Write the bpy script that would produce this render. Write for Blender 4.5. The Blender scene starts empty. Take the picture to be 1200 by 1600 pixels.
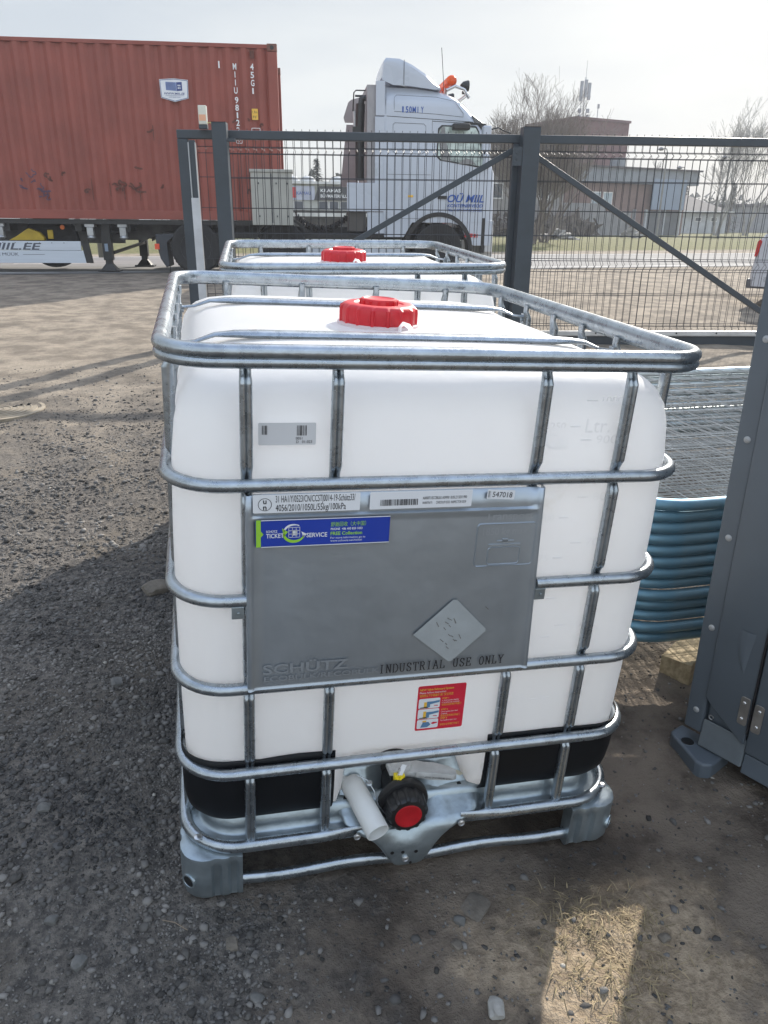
import bpy, bmesh, math, random
import numpy as np
from mathutils import Vector, Matrix, noise
random.seed(7); rng = np.random.default_rng(7)
R = math.radians
sc = bpy.context.scene
COL = sc.collection
# ---------------------------------------------------------------- camera
cam_d = bpy.data.cameras.new('camera'); cam = bpy.data.objects.new('camera', cam_d); COL.objects.link(cam)
cr, cd, cf = (Vector(v) for v in ((0.97341, -0.22889, 0.00861), (-0.07485, -0.35339, -0.93248), (0.21647, 0.90704, -0.36113)))
mw = Matrix((( cr.x, -cd.x, -cf.x, 0), (cr.y, -cd.y, -cf.y, 0), (cr.z, -cd.z, -cf.z, 1.375), (0, 0, 0, 1)))
cam.matrix_world = mw
cam_d.sensor_fit = 'HORIZONTAL'; cam_d.sensor_width = 36; cam_d.lens = 36*1175/1200
cam_d.clip_start = .05; cam_d.clip_end = 3000
sc.camera = cam
# ---------------------------------------------------------------- world / sun / exposure
SUN_AZ = R(40.5)          # clockwise from +Y
SUN_EL = R(31)
w = bpy.data.worlds.new('World'); sc.world = w; w.use_nodes = True
nt = w.node_tree; N = nt.nodes; L = nt.links; N.clear()
out = N.new('ShaderNodeOutputWorld'); bg = N.new('ShaderNodeBackground'); bg.inputs['Strength'].default_value = .12
sky = N.new('ShaderNodeTexSky'); sky.sky_type = 'NISHITA'; sky.sun_disc = False
sky.sun_elevation = SUN_EL; sky.sun_rotation = SUN_AZ; sky.dust_density = 2.5; sky.air_density = 1.0
tc = N.new('ShaderNodeTexCoord')
sep = N.new('ShaderNodeSeparateXYZ'); L.new(tc.outputs['Generated'], sep.inputs[0])
mp = N.new('ShaderNodeMapping'); mp.inputs['Scale'].default_value = (1.6, 1.6, 6.5); mp.inputs['Rotation'].default_value = (.1, .15, .4)
L.new(tc.outputs['Generated'], mp.inputs[0])
cn = N.new('ShaderNodeTexNoise'); cn.inputs['Scale'].default_value = 1.35; cn.inputs['Detail'].default_value = 6; cn.inputs['Roughness'].default_value = .52
L.new(mp.outputs[0], cn.inputs['Vector'])
crp = N.new('ShaderNodeValToRGB'); crp.color_ramp.elements[0].position = .36; crp.color_ramp.elements[0].color = (2.55, 2.85, 3.15, 1)
crp.color_ramp.elements[1].position = .62; crp.color_ramp.elements[1].color = (3.5, 3.7, 3.75, 1)
L.new(cn.outputs[0], crp.inputs[0])
# thin cloud veil is thick near the horizon and thins out overhead
veil = N.new('ShaderNodeMapRange'); veil.inputs['From Min'].default_value = .38; veil.inputs['From Max'].default_value = .95
veil.inputs['To Min'].default_value = .92; veil.inputs['To Max'].default_value = .22
L.new(sep.outputs['Z'], veil.inputs['Value'])
mx = N.new('ShaderNodeMixRGB'); L.new(veil.outputs[0], mx.inputs[0]); L.new(sky.outputs[0], mx.inputs[1]); L.new(crp.outputs[0], mx.inputs[2])
# sky boosted overhead and behind the camera, out of frame, to lift the shade
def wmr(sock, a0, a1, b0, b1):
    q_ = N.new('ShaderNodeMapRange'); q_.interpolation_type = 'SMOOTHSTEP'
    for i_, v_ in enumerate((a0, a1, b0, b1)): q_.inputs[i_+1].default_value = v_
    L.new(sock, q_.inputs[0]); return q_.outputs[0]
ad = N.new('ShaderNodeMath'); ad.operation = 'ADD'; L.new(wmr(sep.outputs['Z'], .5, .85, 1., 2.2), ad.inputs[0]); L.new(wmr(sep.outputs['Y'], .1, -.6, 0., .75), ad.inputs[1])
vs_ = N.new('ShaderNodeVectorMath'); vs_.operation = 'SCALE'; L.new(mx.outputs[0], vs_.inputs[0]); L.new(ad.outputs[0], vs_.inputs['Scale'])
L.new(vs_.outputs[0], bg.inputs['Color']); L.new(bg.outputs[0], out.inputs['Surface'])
sun_d = bpy.data.lights.new('sun', 'SUN'); sun = bpy.data.objects.new('sun', sun_d); COL.objects.link(sun)
sun_d.energy = 4.6; sun_d.angle = R(.8); sun_d.color = (1, .93, .83)
sdir = Vector((math.sin(SUN_AZ)*math.cos(SUN_EL), math.cos(SUN_AZ)*math.cos(SUN_EL), math.sin(SUN_EL)))
sun.rotation_euler = sdir.to_track_quat('Z', 'Y').to_euler()
sun.location = (5, 5, 12)
sc.view_settings.view_transform = 'Standard'; sc.view_settings.look = 'None'
sc.view_settings.exposure = .82; sc.view_settings.gamma = 1
sc.cycles.max_bounces = 16; sc.cycles.diffuse_bounces = 13; sc.cycles.glossy_bounces = 4; sc.cycles.transmission_bounces = 10
sc.cycles.caustics_reflective = False; sc.cycles.caustics_refractive = False
sc.cycles.sample_clamp_indirect = 6
# ---------------------------------------------------------------- materials
MATS = {}
def mat(name, col, rough=.6, metal=0., var=.12, vs=4., det=4, bump=0., bs=60., col2=None, lo=.35, hi=.65, spec=.5, coat=0., stretch=(1, 1, 1), trans=0., island=0., col3=None, s3=.7, t3=.62):
    if name in MATS: return MATS[name]
    m = bpy.data.materials.new(name); m.use_nodes = True; MATS[name] = m
    t = m.node_tree; n = t.nodes; l = t.links
    b = n['Principled BSDF']; o = n['Material Output']
    b.inputs['Roughness'].default_value = rough; b.inputs['Metallic'].default_value = metal
    b.inputs['Specular IOR Level'].default_value = spec; b.inputs['Coat Weight'].default_value = coat
    c = n.new('ShaderNodeTexCoord'); mpn = n.new('ShaderNodeMapping'); mpn.inputs['Scale'].default_value = stretch
    l.new(c.outputs['Object'], mpn.inputs[0])
    nz = n.new('ShaderNodeTexNoise'); nz.inputs['Scale'].default_value = vs; nz.inputs['Detail'].default_value = det; nz.inputs['Roughness'].default_value = .6
    l.new(mpn.outputs[0], nz.inputs['Vector'])
    rp = n.new('ShaderNodeValToRGB'); e = rp.color_ramp.elements
    a = [max(0, v*(1-var)) for v in col]; bb = [min(1, v*(1+var)) for v in col] if col2 is None else col2
    e[0].position = lo; e[0].color = (*a, 1); e[1].position = hi; e[1].color = (*bb, 1)
    l.new(nz.outputs[0], rp.inputs[0])
    cout = rp.outputs[0]
    if col3 is not None:
        n3 = n.new('ShaderNodeTexNoise'); n3.inputs['Scale'].default_value = s3; n3.inputs['Detail'].default_value = 8; n3.inputs['Roughness'].default_value = .65
        l.new(c.outputs['Object'], n3.inputs['Vector'])
        r3 = n.new('ShaderNodeMapRange'); r3.inputs[1].default_value = t3; r3.inputs[2].default_value = t3+.08; l.new(n3.outputs[0], r3.inputs[0])
        x3 = n.new('ShaderNodeMixRGB'); l.new(r3.outputs[0], x3.inputs[0]); l.new(cout, x3.inputs[1]); x3.inputs[2].default_value = (*col3, 1); cout = x3.outputs[0]
    if island:
        g = n.new('ShaderNodeNewGeometry'); mr = n.new('ShaderNodeMapRange'); mr.inputs[3].default_value = 1-island; mr.inputs[4].default_value = 1+island
        l.new(g.outputs['Random Per Island'], mr.inputs[0]); v = n.new('ShaderNodeVectorMath'); v.operation = 'SCALE'
        l.new(cout, v.inputs[0]); l.new(mr.outputs[0], v.inputs['Scale']); cout = v.outputs[0]
    l.new(cout, b.inputs['Base Color'])
    rr = n.new('ShaderNodeMapRange'); rr.inputs[3].default_value = max(0, rough-.1); rr.inputs[4].default_value = min(1, rough+.12)
    l.new(nz.outputs[0], rr.inputs[0]); l.new(rr.outputs[0], b.inputs['Roughness'])
    if bump:
        n2 = n.new('ShaderNodeTexNoise'); n2.inputs['Scale'].default_value = bs; n2.inputs['Detail'].default_value = 3
        l.new(mpn.outputs[0], n2.inputs['Vector'])
        bp = n.new('ShaderNodeBump'); bp.inputs['Strength'].default_value = min(1, bump); bp.inputs['Distance'].default_value = .6/bs
        l.new(n2.outputs[0], bp.inputs['Height']); l.new(bp.outputs[0], b.inputs['Normal'])
    if trans:
        tr = n.new('ShaderNodeBsdfTranslucent'); l.new(cout, tr.inputs[0]); ms = n.new('ShaderNodeMixShader'); ms.inputs[0].default_value = trans
        l.new(b.outputs[0], ms.inputs[1]); l.new(tr.outputs[0], ms.inputs[2]); l.new(ms.outputs[0], o.inputs['Surface'])
    return m
def glass(name, col, rough=.03, alpha=.35):
    if name in MATS: return MATS[name]
    m = bpy.data.materials.new(name); m.use_nodes = True; MATS[name] = m
    t = m.node_tree; n = t.nodes; l = t.links; n.remove(n['Principled BSDF'])
    a = n.new('ShaderNodeBsdfTransparent'); a.inputs[0].default_value = (*col, 1); g = n.new('ShaderNodeBsdfGlossy'); g.inputs['Roughness'].default_value = rough
    s = n.new('ShaderNodeMixShader'); s.inputs[0].default_value = alpha; l.new(a.outputs[0], s.inputs[1]); l.new(g.outputs[0], s.inputs[2]); l.new(s.outputs[0], n['Material Output'].inputs['Surface'])
    return m
# ---------------------------------------------------------------- mesh builder
def tag(o, label=None, cat=None, group=None, kind=None):
    if label: o['label'] = label
    if cat: o['category'] = cat
    if group: o['group'] = group
    if kind: o['kind'] = kind
    return o
def empty(name, loc=(0, 0, 0), rz=0, label=None, cat=None, group=None, mtx=None):
    o = bpy.data.objects.new(name, None); COL.objects.link(o); o.empty_display_size = .1
    if mtx is not None: o.matrix_world = mtx
    else: o.location = loc; o.rotation_euler = (0, 0, rz)
    return tag(o, label, cat, group)
def copy_tree(o, parent=None):
    c = o.copy(); COL.objects.link(c); c.parent = parent
    for ch in list(o.children):
        copy_tree(ch, c)
    return c
_tx = {}
def text_data(body, bold=False, shear=0.):
    k = (body, bold, shear)
    if k in _tx: return _tx[k]
    cu = bpy.data.curves.new('tmp_text', 'FONT'); cu.body = body; cu.size = 1; cu.shear = shear; cu.resolution_u = 3
    cu.offset = .018 if bold else 0
    ob = bpy.data.objects.new('tmp_text', cu); COL.objects.link(ob)
    dg = bpy.context.evaluated_depsgraph_get(); me = bpy.data.meshes.new_from_object(ob.evaluated_get(dg))
    v = [tuple(x.co[:2]) for x in me.vertices]; f = [tuple(p.vertices) for p in me.polygons]
    bpy.data.objects.remove(ob); bpy.data.curves.remove(cu); bpy.data.meshes.remove(me)
    _tx[k] = (v, f); return v, f
class MB:
    def __init__(s): s.v = []; s.f = []; s.m = []; s.T = None
    def add(s, vs, fs, mi=0):
        o = len(s.v)
        if s.T is not None: vs = [tuple(s.T @ Vector(x)) for x in vs]
        s.v += [tuple(x) for x in vs]; s.f += [tuple(i+o for i in f) for f in fs]; s.m += [mi]*len(fs); return s
    def box(s, x0, x1, y0, y1, z0, z1, mi=0, M=None):
        vs = [(x, y, z) for z in (z0, z1) for y in (y0, y1) for x in (x0, x1)]
        if M is not None: vs = [tuple(M @ Vector(q)) for q in vs]
        return s.add(vs, [(0, 2, 3, 1), (4, 5, 7, 6), (0, 1, 5, 4), (2, 6, 7, 3), (0, 4, 6, 2), (1, 3, 7, 5)], mi)
    def bar(s, a, b, w, h, mi=0, up=(0, 0, 1)):
        a = Vector(a); b = Vector(b); d = b-a; ln = d.length; d.normalize(); u = Vector(up)
        x = d.cross(u)
        if x.length < 1e-4: x = d.cross(Vector((1, 0, 0)))
        x.normalize(); z = x.cross(d)
        M = Matrix(((x.x, d.x, z.x, a.x), (x.y, d.y, z.y, a.y), (x.z, d.z, z.z, a.z), (0, 0, 0, 1)))
        return s.box(-w/2, w/2, 0, ln, -h/2, h/2, mi, M)
    def loft(s, rings, closed=True, cap0=False, cap1=False, mi=0, loop=False):
        n = len(rings[0]); vs = [p for r in rings for p in r]; fs = []
        k = len(rings)
        for i in range(k if loop else k-1):
            j2 = (i+1) % k
            for j in range(n if closed else n-1):
                jj = (j+1) % n
                fs.append((i*n+j, i*n+jj, j2*n+jj, j2*n+j))
        if cap0: fs.append(tuple(range(n))[::-1])
        if cap1: fs.append(tuple((k-1)*n+j for j in range(n)))
        return s.add(vs, fs, mi)
    def tube(s, pts, r, n=8, closed=False, caps=True, mi=0, prof=None):
        pts = [Vector(p) for p in pts]; k = len(pts); rings = []; prev = None
        for i, p in enumerate(pts):
            if closed: t = (pts[(i+1) % k]-pts[i-1])
            else: t = pts[min(i+1, k-1)]-pts[max(i-1, 0)]
            t.normalize()
            if prev is None:
                a = Vector((0, 0, 1)) if abs(t.z) < .9 else Vector((0, 1, 0))
                x = t.cross(a).normalized()
            else:
                x = prev - t*prev.dot(t)
                x = x.normalized() if x.length > 1e-6 else prev
            prev = x; y = t.cross(x); ri = r[i] if isinstance(r, (list, tuple)) else r
            if isinstance(ri, (list, tuple)): rx, ry = ri
            else: rx = ry = ri
            rings.append([tuple(p+x*(math.cos(2*math.pi*j/n)*rx)+y*(math.sin(2*math.pi*j/n)*ry)) for j in range(n)])
        return s.loft(rings, True, caps and not closed, caps and not closed, mi, closed)
    def sweep(s, path, prof, closed_prof=True, closed=False, mi=0, z=0., caps=True):
        # path: list of (x, y, nx, ny) outward normals ; prof: list of (outward, z)
        rings = [[(x+nx*a, y+ny*a, z+b) for a, b in prof] for x, y, nx, ny in path]
        return s.loft(rings, closed_prof, caps and not closed, caps and not closed, mi, closed)
    def lathe(s, prof, c=(0, 0, 0), axis='z', n=24, mi=0, cap0=True, cap1=True):
        rings = []
        for r, h in prof:
            ring = []
            for j in range(n):
                a = 2*math.pi*j/n; u = math.cos(a)*r; v = math.sin(a)*r
                q = {'z': (u, v, h), 'y': (u, h, v), 'x': (h, u, v)}[axis]
                ring.append((q[0]+c[0], q[1]+c[1], q[2]+c[2]))
            rings.append(ring)
        return s.loft(rings, True, cap0, cap1, mi)
    def prism(s, poly, t0, t1, P, mi=0):
        # poly list of (a, b); P maps (a, b, t) -> xyz
        n = len(poly); vs = [P(a, b, t0) for a, b in poly]+[P(a, b, t1) for a, b in poly]
        fs = [tuple(range(n))[::-1], tuple(range(n, 2*n))]+[(j, (j+1) % n, n+(j+1) % n, n+j) for j in range(n)]
        return s.add(vs, fs, mi)
    def text(s, body, o, xd, yd, h, w=None, sx=1., mi=0, bold=False, shear=0., lift=0., align='l'):
        # h = cap height ; w = total width (overrides sx)
        v, f = text_data(body, bold, shear)
        if not v: return s
        x0 = min(q[0] for q in v); x1 = max(q[0] for q in v); k = h/.72
        fx = (w/(x1-x0)) if w else k*sx
        o = Vector(o); xd = Vector(xd).normalized(); yd = Vector(yd).normalized(); nn = xd.cross(yd)
        off = {'l': 0, 'c': -(x1-x0)*fx/2, 'r': -(x1-x0)*fx}[align]
        return s.add([tuple(o+xd*((a-x0)*fx+off)+yd*(b*k)+nn*lift) for a, b in v], f, mi)
    def build(s, name, mats, parent=None, smooth=None, bevel=0., seg=2, solid=0.):
        me = bpy.data.meshes.new(name); me.from_pydata(s.v, [], s.f)
        if not isinstance(mats, (list, tuple)): mats = [mats]
        for q in mats: me.materials.append(q)
        if len(mats) > 1: me.polygons.foreach_set('material_index', s.m)
        bm = bmesh.new(); bm.from_mesh(me)
        bmesh.ops.recalc_face_normals(bm, faces=bm.faces)
        if bevel:
            eg = [e for e in bm.edges if len(e.link_faces) == 2 and e.calc_face_angle(0) > .5]
            bmesh.ops.bevel(bm, geom=eg, offset=bevel, segments=seg, affect='EDGES', profile=.5, clamp_overlap=True)
        bm.to_mesh(me); bm.free()
        if smooth is not None:
            me.polygons.foreach_set('use_smooth', [True]*len(me.polygons)); me.set_sharp_from_angle(angle=R(smooth))
        me.update()
        o = bpy.data.objects.new(name, me); COL.objects.link(o)
        if parent is not None: o.parent = parent
        if solid:
            md = o.modifiers.new('thickness', 'SOLIDIFY'); md.thickness = solid; md.offset = 0
        return o
def rrect(x0, x1, y0, y1, r, n=8, sx=1, sy=1):
    """closed rounded rectangle, starts on the front (-y) side at left, counter-clockwise; each item (x,y,nx,ny)"""
    P = []
    def arc(cx, cy, a0):
        for i in range(n+1):
            a = a0+math.pi/2*i/n; P.append((cx+r*math.cos(a), cy+r*math.sin(a), math.cos(a), math.sin(a)))
    def line(xa, ya, xb, yb, nx, ny, k):
        for i in range(1, k): P.append((xa+(xb-xa)*i/k, ya+(yb-ya)*i/k, nx, ny))
    line(x0+r, y0, x1-r, y0, 0, -1, sx); arc(x1-r, y0+r, -math.pi/2)
    line(x1, y0+r, x1, y1-r, 1, 0, sy); arc(x1-r, y1-r, 0)
    line(x1-r, y1, x0+r, y1, 0, 1, sx); arc(x0+r, y1-r, math.pi/2)
    line(x0, y1-r, x0, y0+r, -1, 0, sy); arc(x0+r, y0+r, math.pi)
    return P
def oval(r1, r2, n=12, z=0.): return [(math.cos(2*math.pi*i/n)*r1, z+math.sin(2*math.pi*i/n)*r2) for i in range(n)]
def lerp(a, b, t): return a+(b-a)*t
def interp(x, xs, ys): return float(np.interp(x, xs, ys))
def sstep(x, a, b):
    t = min(1, max(0, (x-a)/(b-a))); return t*t*(3-2*t)
SERIF = {'I': [[(.5, 0), (.5, 1)], [(.3, 0), (.7, 0)], [(.3, 1), (.7, 1)]],
 'N': [[(.2, 0), (.2, 1), (.8, 0), (.8, 1)], [(.05, 0), (.35, 0)], [(.05, 1), (.25, 1)], [(.65, 1), (.95, 1)]],
 'D': [[(.2, 0), (.2, 1), (.55, 1), (.82, .8), (.9, .5), (.82, .2), (.55, 0), (.2, 0)], [(.05, 0), (.3, 0)], [(.05, 1), (.3, 1)]],
 'U': [[(.2, 1), (.2, .25), (.32, .04), (.5, 0), (.68, .04), (.8, .25), (.8, 1)], [(.05, 1), (.35, 1)], [(.65, 1), (.95, 1)]],
 'S': [[(.82, .72), (.8, .95)], [(.8, .82), (.65, .98), (.42, 1), (.22, .88), (.2, .68), (.4, .55), (.62, .46), (.82, .32), (.8, .12), (.6, 0), (.38, 0), (.2, .16)], [(.18, .05), (.18, .28)]],
 'T': [[(.5, 0), (.5, 1)], [(.32, 0), (.68, 0)], [(.1, .78), (.1, 1), (.9, 1), (.9, .78)]],
 'R': [[(.2, 0), (.2, 1), (.6, 1), (.78, .88), (.78, .64), (.6, .52), (.2, .52)], [(.5, .52), (.85, 0), (.97, 0)], [(.05, 0), (.38, 0)], [(.05, 1), (.3, 1)]],
 'A': [[(.12, 0), (.5, 1), (.88, 0)], [(.27, .38), (.73, .38)], [(0, 0), (.3, 0)], [(.7, 0), (1, 0)], [(.35, 1), (.5, 1)]],
 'L': [[(.25, 0), (.25, 1)], [(.1, 1), (.42, 1)], [(.08, 0), (.85, 0), (.85, .25)]],
 'E': [[(.22, 0), (.22, 1)], [(.06, 1), (.82, 1), (.82, .8)], [(.06, 0), (.86, 0), (.86, .22)], [(.22, .53), (.6, .53)], [(.6, .42), (.6, .64)]],
 'O': [[(.5, 0), (.25, .1), (.14, .5), (.25, .9), (.5, 1), (.75, .9), (.86, .5), (.75, .1), (.5, 0)]],
 'Y': [[(.12, 1), (.5, .48), (.88, 1)], [(.5, .48), (.5, 0)], [(.32, 0), (.68, 0)], [(0, 1), (.28, 1)], [(.72, 1), (1, 1)]]}
def serif_text(q, s_, x, y, z, h, w, tilt=0., th=.085):
    cw = w/len(s_)
    for i, c in enumerate(s_):
        for pl_ in SERIF.get(c, []):
            for (a0, b0), (a1, b1) in zip(pl_, pl_[1:]):
                p0 = Vector((x+(i+a0*.86)*cw, y, z+b0*h+tilt*i*cw)); p1 = Vector((x+(i+a1*.86)*cw, y, z+b1*h+tilt*i*cw)); d = (p1-p0).normalized()*h*th*.4
                vert = abs((p1-p0).z) > abs((p1-p0).x)*.6; t_ = h*th*(1.35 if vert else .75); n_ = Vector((-d.z, 0, d.x)).normalized()*t_/2
                y_ = Vector((0, -.00002*(len(q.f) % 9), 0))
                q.add([p0-d-n_+y_, p1+d-n_+y_, p1+d+n_+y_, p0-d+n_+y_], [(0, 1, 2, 3)])
# palette
galv = mat('galvanised_steel', (.37, .41, .445), rough=.27, metal=.9, var=.16, vs=30, det=5, bump=.12, bs=120, col3=(.29, .325, .355), s3=9, t3=.60)
galv_sheet = mat('galvanised_sheet', (.37, .43, .465), rough=.36, metal=.8, var=.2, vs=9, det=5, bump=.1, bs=60, col3=(.28, .33, .36), s3=7, t3=.6)
dark = mat('black_plastic', (.012, .012, .013), rough=.42, var=.3, vs=30)
rubber = mat('tyre_rubber', (.022, .022, .023), rough=.85, var=.3, vs=12, bump=.4, bs=70)
anthra = mat('anthracite_powder_coat', (.036, .048, .062), rough=.42, var=.12, vs=5, bump=.1, bs=400)
white_ink = mat('white_print', (.78, .79, .80), rough=.5, var=.03)
black_ink = mat('black_print', (.015, .015, .02), rough=.5, var=.1)
# ================================================================ SETTING: ground, road, grass
def zg(x, y):
    b = interp(y, [-6, 0, 1.22, 2.42, 2.64, 3.84, 7, 12, 14], [-.03, 0, .021, .059, .075, .125, .20, .33, .40])
    tilt = -.044*(min(1.6, max(-.6, x))-.36)*(1-sstep(y, 2.3, 3.0))
    far = .1*sstep(y, 24, 32)
    return b+tilt+far-.006
def zbump(x, y):
    a = 1-sstep(y, 11.5, 14)
    if a <= 0 and y < 30: return 0.
    p = Vector((x, y, 0)); near = 1-sstep(y, 3, 9)
    h = .030*noise.noise(p*1.1+Vector((3, 1, 0)))+.012*noise.noise(p*4.3)
    h += near*(.007*noise.noise(p*14)+.006*abs(noise.noise(p*31))+.004*noise.noise(p*70))
    # keep the ground level under the things standing on it
    m = 1.
    for x0, x1, y0, y1 in ((-.2, .93, 1.15, 2.5), (0, 1.15, 2.55, 3.95)):
        dx = max(x0-x, 0, x-x1); dy = max(y0-y, 0, y-y1); d = math.hypot(dx, dy); m = min(m, sstep(d, -.01, .22)*.85+.15)
        if dx == 0 and dy == 0: h -= .008
    return h*a*m
xs = np.unique(np.concatenate([np.arange(-1.6, 2.6, .02), np.arange(-6, 9, .09), np.arange(-16, 22, .6), np.array([-400, -250, -160, -110, -80, -60, -45, -35, -26, -20, 26, 32, 40, 50, 65, 80, 110, 160, 250, 400])]).round(3))
ys = np.unique(np.concatenate([np.arange(.35, 4.6, .02), np.arange(4.6, 10, .07), np.arange(-3, 30, .45), np.array([-40, -15, -6, 34, 38, 43, 50, 58, 70, 85, 110, 150, 220, 400])]).round(3))
vs = [(x, y, zg(x, y)+zbump(x, y)) for y in ys for x in xs]
nx = len(xs); fs = [(j*nx+i, j*nx+i+1, (j+1)*nx+i+1, (j+1)*nx+i) for j in range(len(ys)-1) for i in range(nx-1)]
def ground_mat():
    m = bpy.data.materials.new('gravel_and_sand'); m.use_nodes = True; t = m.node_tree; n = t.nodes; l = t.links; b = n['Principled BSDF']
    b.inputs['Roughness'].default_value = .95; b.inputs['Specular IOR Level'].default_value = .15
    c = n.new('ShaderNodeTexCoord'); s = n.new('ShaderNodeSeparateXYZ'); l.new(c.outputs['Object'], s.inputs[0])
    def nz(sc_, d=6, ro=.6, v=None):
        q = n.new('ShaderNodeTexNoise'); q.inputs['Scale'].default_value = sc_; q.inputs['Detail'].default_value = d; q.inputs['Roughness'].default_value = ro
        l.new(v or c.outputs['Object'], q.inputs['Vector']); return q.outputs[0]
    def mr(v, a, b_, c_=0., d_=1., sm=True):
        q = n.new('ShaderNodeMapRange'); q.inputs[1].default_value = a; q.inputs[2].default_value = b_; q.inputs[3].default_value = c_; q.inputs[4].default_value = d_
        if sm: q.interpolation_type = 'SMOOTHSTEP'
        l.new(v, q.inputs[0]); return q.outputs[0]
    def mth(op, a, b_):
        q = n.new('ShaderNodeMath'); q.operation = op
        for i, z in enumerate((a, b_)):
            if isinstance(z, (int, float)): q.inputs[i].default_value = z
            else: l.new(z, q.inputs[i])
        return q.outputs[0]
    def mix(f, a, b_):
        q = n.new('ShaderNodeMixRGB')
        if isinstance(f, float): q.inputs[0].default_value = f
        else: l.new(f, q.inputs[0])
        for i, z in enumerate((a, b_)):
            if isinstance(z, tuple): q.inputs[i+1].default_value = (*z, 1)
            else: l.new(z, q.inputs[i+1])
        return q.outputs[0]
    big = nz(.55, 4); mid = nz(3.2, 6, .65); fine = nz(38, 5, .7); vfine = nz(160, 3, .7)
    gravel = mix(mr(fine, .35, .68), (.068, .064, .061), (.190, .172, .152))
    grv2 = mix(mr(mid, .5, .68, 0, .75), gravel, (.12, .105, .088))
    dirt = mix(mr(mid, .38, .62), (.070, .057, .047), (.200, .165, .132))
    dirt = mix(mr(fine, .55, .75, 0, .6), dirt, (.20, .165, .13))
    sand = mix(mr(mid, .36, .64), (.165, .142, .116), (.315, .270, .215))
    sand = mix(mr(fine, .54, .70, 0, .6), sand, (.13, .112, .095))
    streak_map = n.new('ShaderNodeMapping'); streak_map.inputs['Scale'].default_value = (.35, 3.2, 1); streak_map.inputs['Rotation'].default_value = (0, 0, .12); l.new(c.outputs['Object'], streak_map.inputs[0])
    sand = mix(mr(nz(1.4, 5, .6, streak_map.outputs[0]), .53, .68, 0, .45), sand, (.17, .145, .12))
    warpy = mth('ADD', s.outputs['Y'], mth('MULTIPLY', mth('SUBTRACT', mth('ADD', big, mid), 1.), 3.4))
    # the right-hand side near the tanks is bare soil, the left is loose chippings
    side = mth('ADD', s.outputs['X'], mth('MULTIPLY', mth('SUBTRACT', mid, .5), 1.0))
    near = mix(mr(side, -.05, .28), grv2, dirt)
    col = mix(mr(warpy, 3.0, 6.6), near, sand)
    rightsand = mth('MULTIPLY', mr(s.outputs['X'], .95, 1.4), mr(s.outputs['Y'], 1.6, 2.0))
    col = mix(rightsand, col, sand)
    patch = mth('MULTIPLY', mth('MULTIPLY', mr(side, .42, .62), mr(side, 1.05, .9)), mr(s.outputs['Y'], 1.2, 1.0))  # sunlight in the gap also painted in as paler, warmer soil
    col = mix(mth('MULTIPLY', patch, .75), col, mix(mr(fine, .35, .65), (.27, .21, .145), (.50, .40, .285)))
    grass = mix(mr(nz(7, 5), .4, .6), (.085, .098, .035), (.16, .145, .07))
    verge = mth('ADD', s.outputs['Y'], mth('MULTIPLY', s.outputs['X'], -.11))
    col = mix(mr(mth('ADD', verge, mth('MULTIPLY', mth('SUBTRACT', big, .5), 2.)), 24.3, 25.6), col, grass)
    l.new(col, b.inputs['Base Color'])
    hgt = mth('ADD', mth('MULTIPLY', fine, .7), mth('MULTIPLY', vfine, .35))
    bp = n.new('ShaderNodeBump'); bp.inputs['Strength'].default_value = 1.; bp.inputs['Distance'].default_value = .016; l.new(hgt, bp.inputs['Height']); l.new(bp.outputs[0], b.inputs['Normal'])
    return m
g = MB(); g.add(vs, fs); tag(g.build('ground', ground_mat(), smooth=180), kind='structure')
asph = mat('asphalt', (.14, .14, .145), rough=.9, var=.14, vs=1.2, bump=.5, bs=90, col2=(.19, .187, .183), stretch=(.3, 2, 1))
def rline(a, b, off): return lambda x: a+b*(x)+off
rn = lambda x: 15.85+.085*x; rf = lambda x: 22.9+.1*x
def strip(f0, f1, z, x0, x1, k=30):
    q = MB(); P = []
    for i in range(k+1):
        x = lerp(x0, x1, i/k); P.append([(x, f0(x), z), (x, f1(x), z)])
    q.loft(P, closed=False); return q
tag(strip(rn, rf, .404, -60, 110).build('road', asph), kind='structure')
wl = MB()
for f in (lambda x: rn(x)+.35, lambda x: rf(x)-.45):
    q = strip(f, lambda x, f=f: f(x)+.12, .409, -60, 110); wl.add(q.v, q.f)
for k in range(-14, 26):
    x = k*4.; c = lambda x: (rn(x)+rf(x))/2
    wl.add([(x, c(x), .409), (x+1.6, c(x+1.6), .409), (x+1.6, c(x+1.6)+.12, .409), (x, c(x)+.12, .409)], [(0, 1, 2, 3)])
tag(wl.build('road_marking', mat('road_paint', (.55, .55, .54), rough=.8, var=.25, vs=3)), kind='structure')
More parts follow.
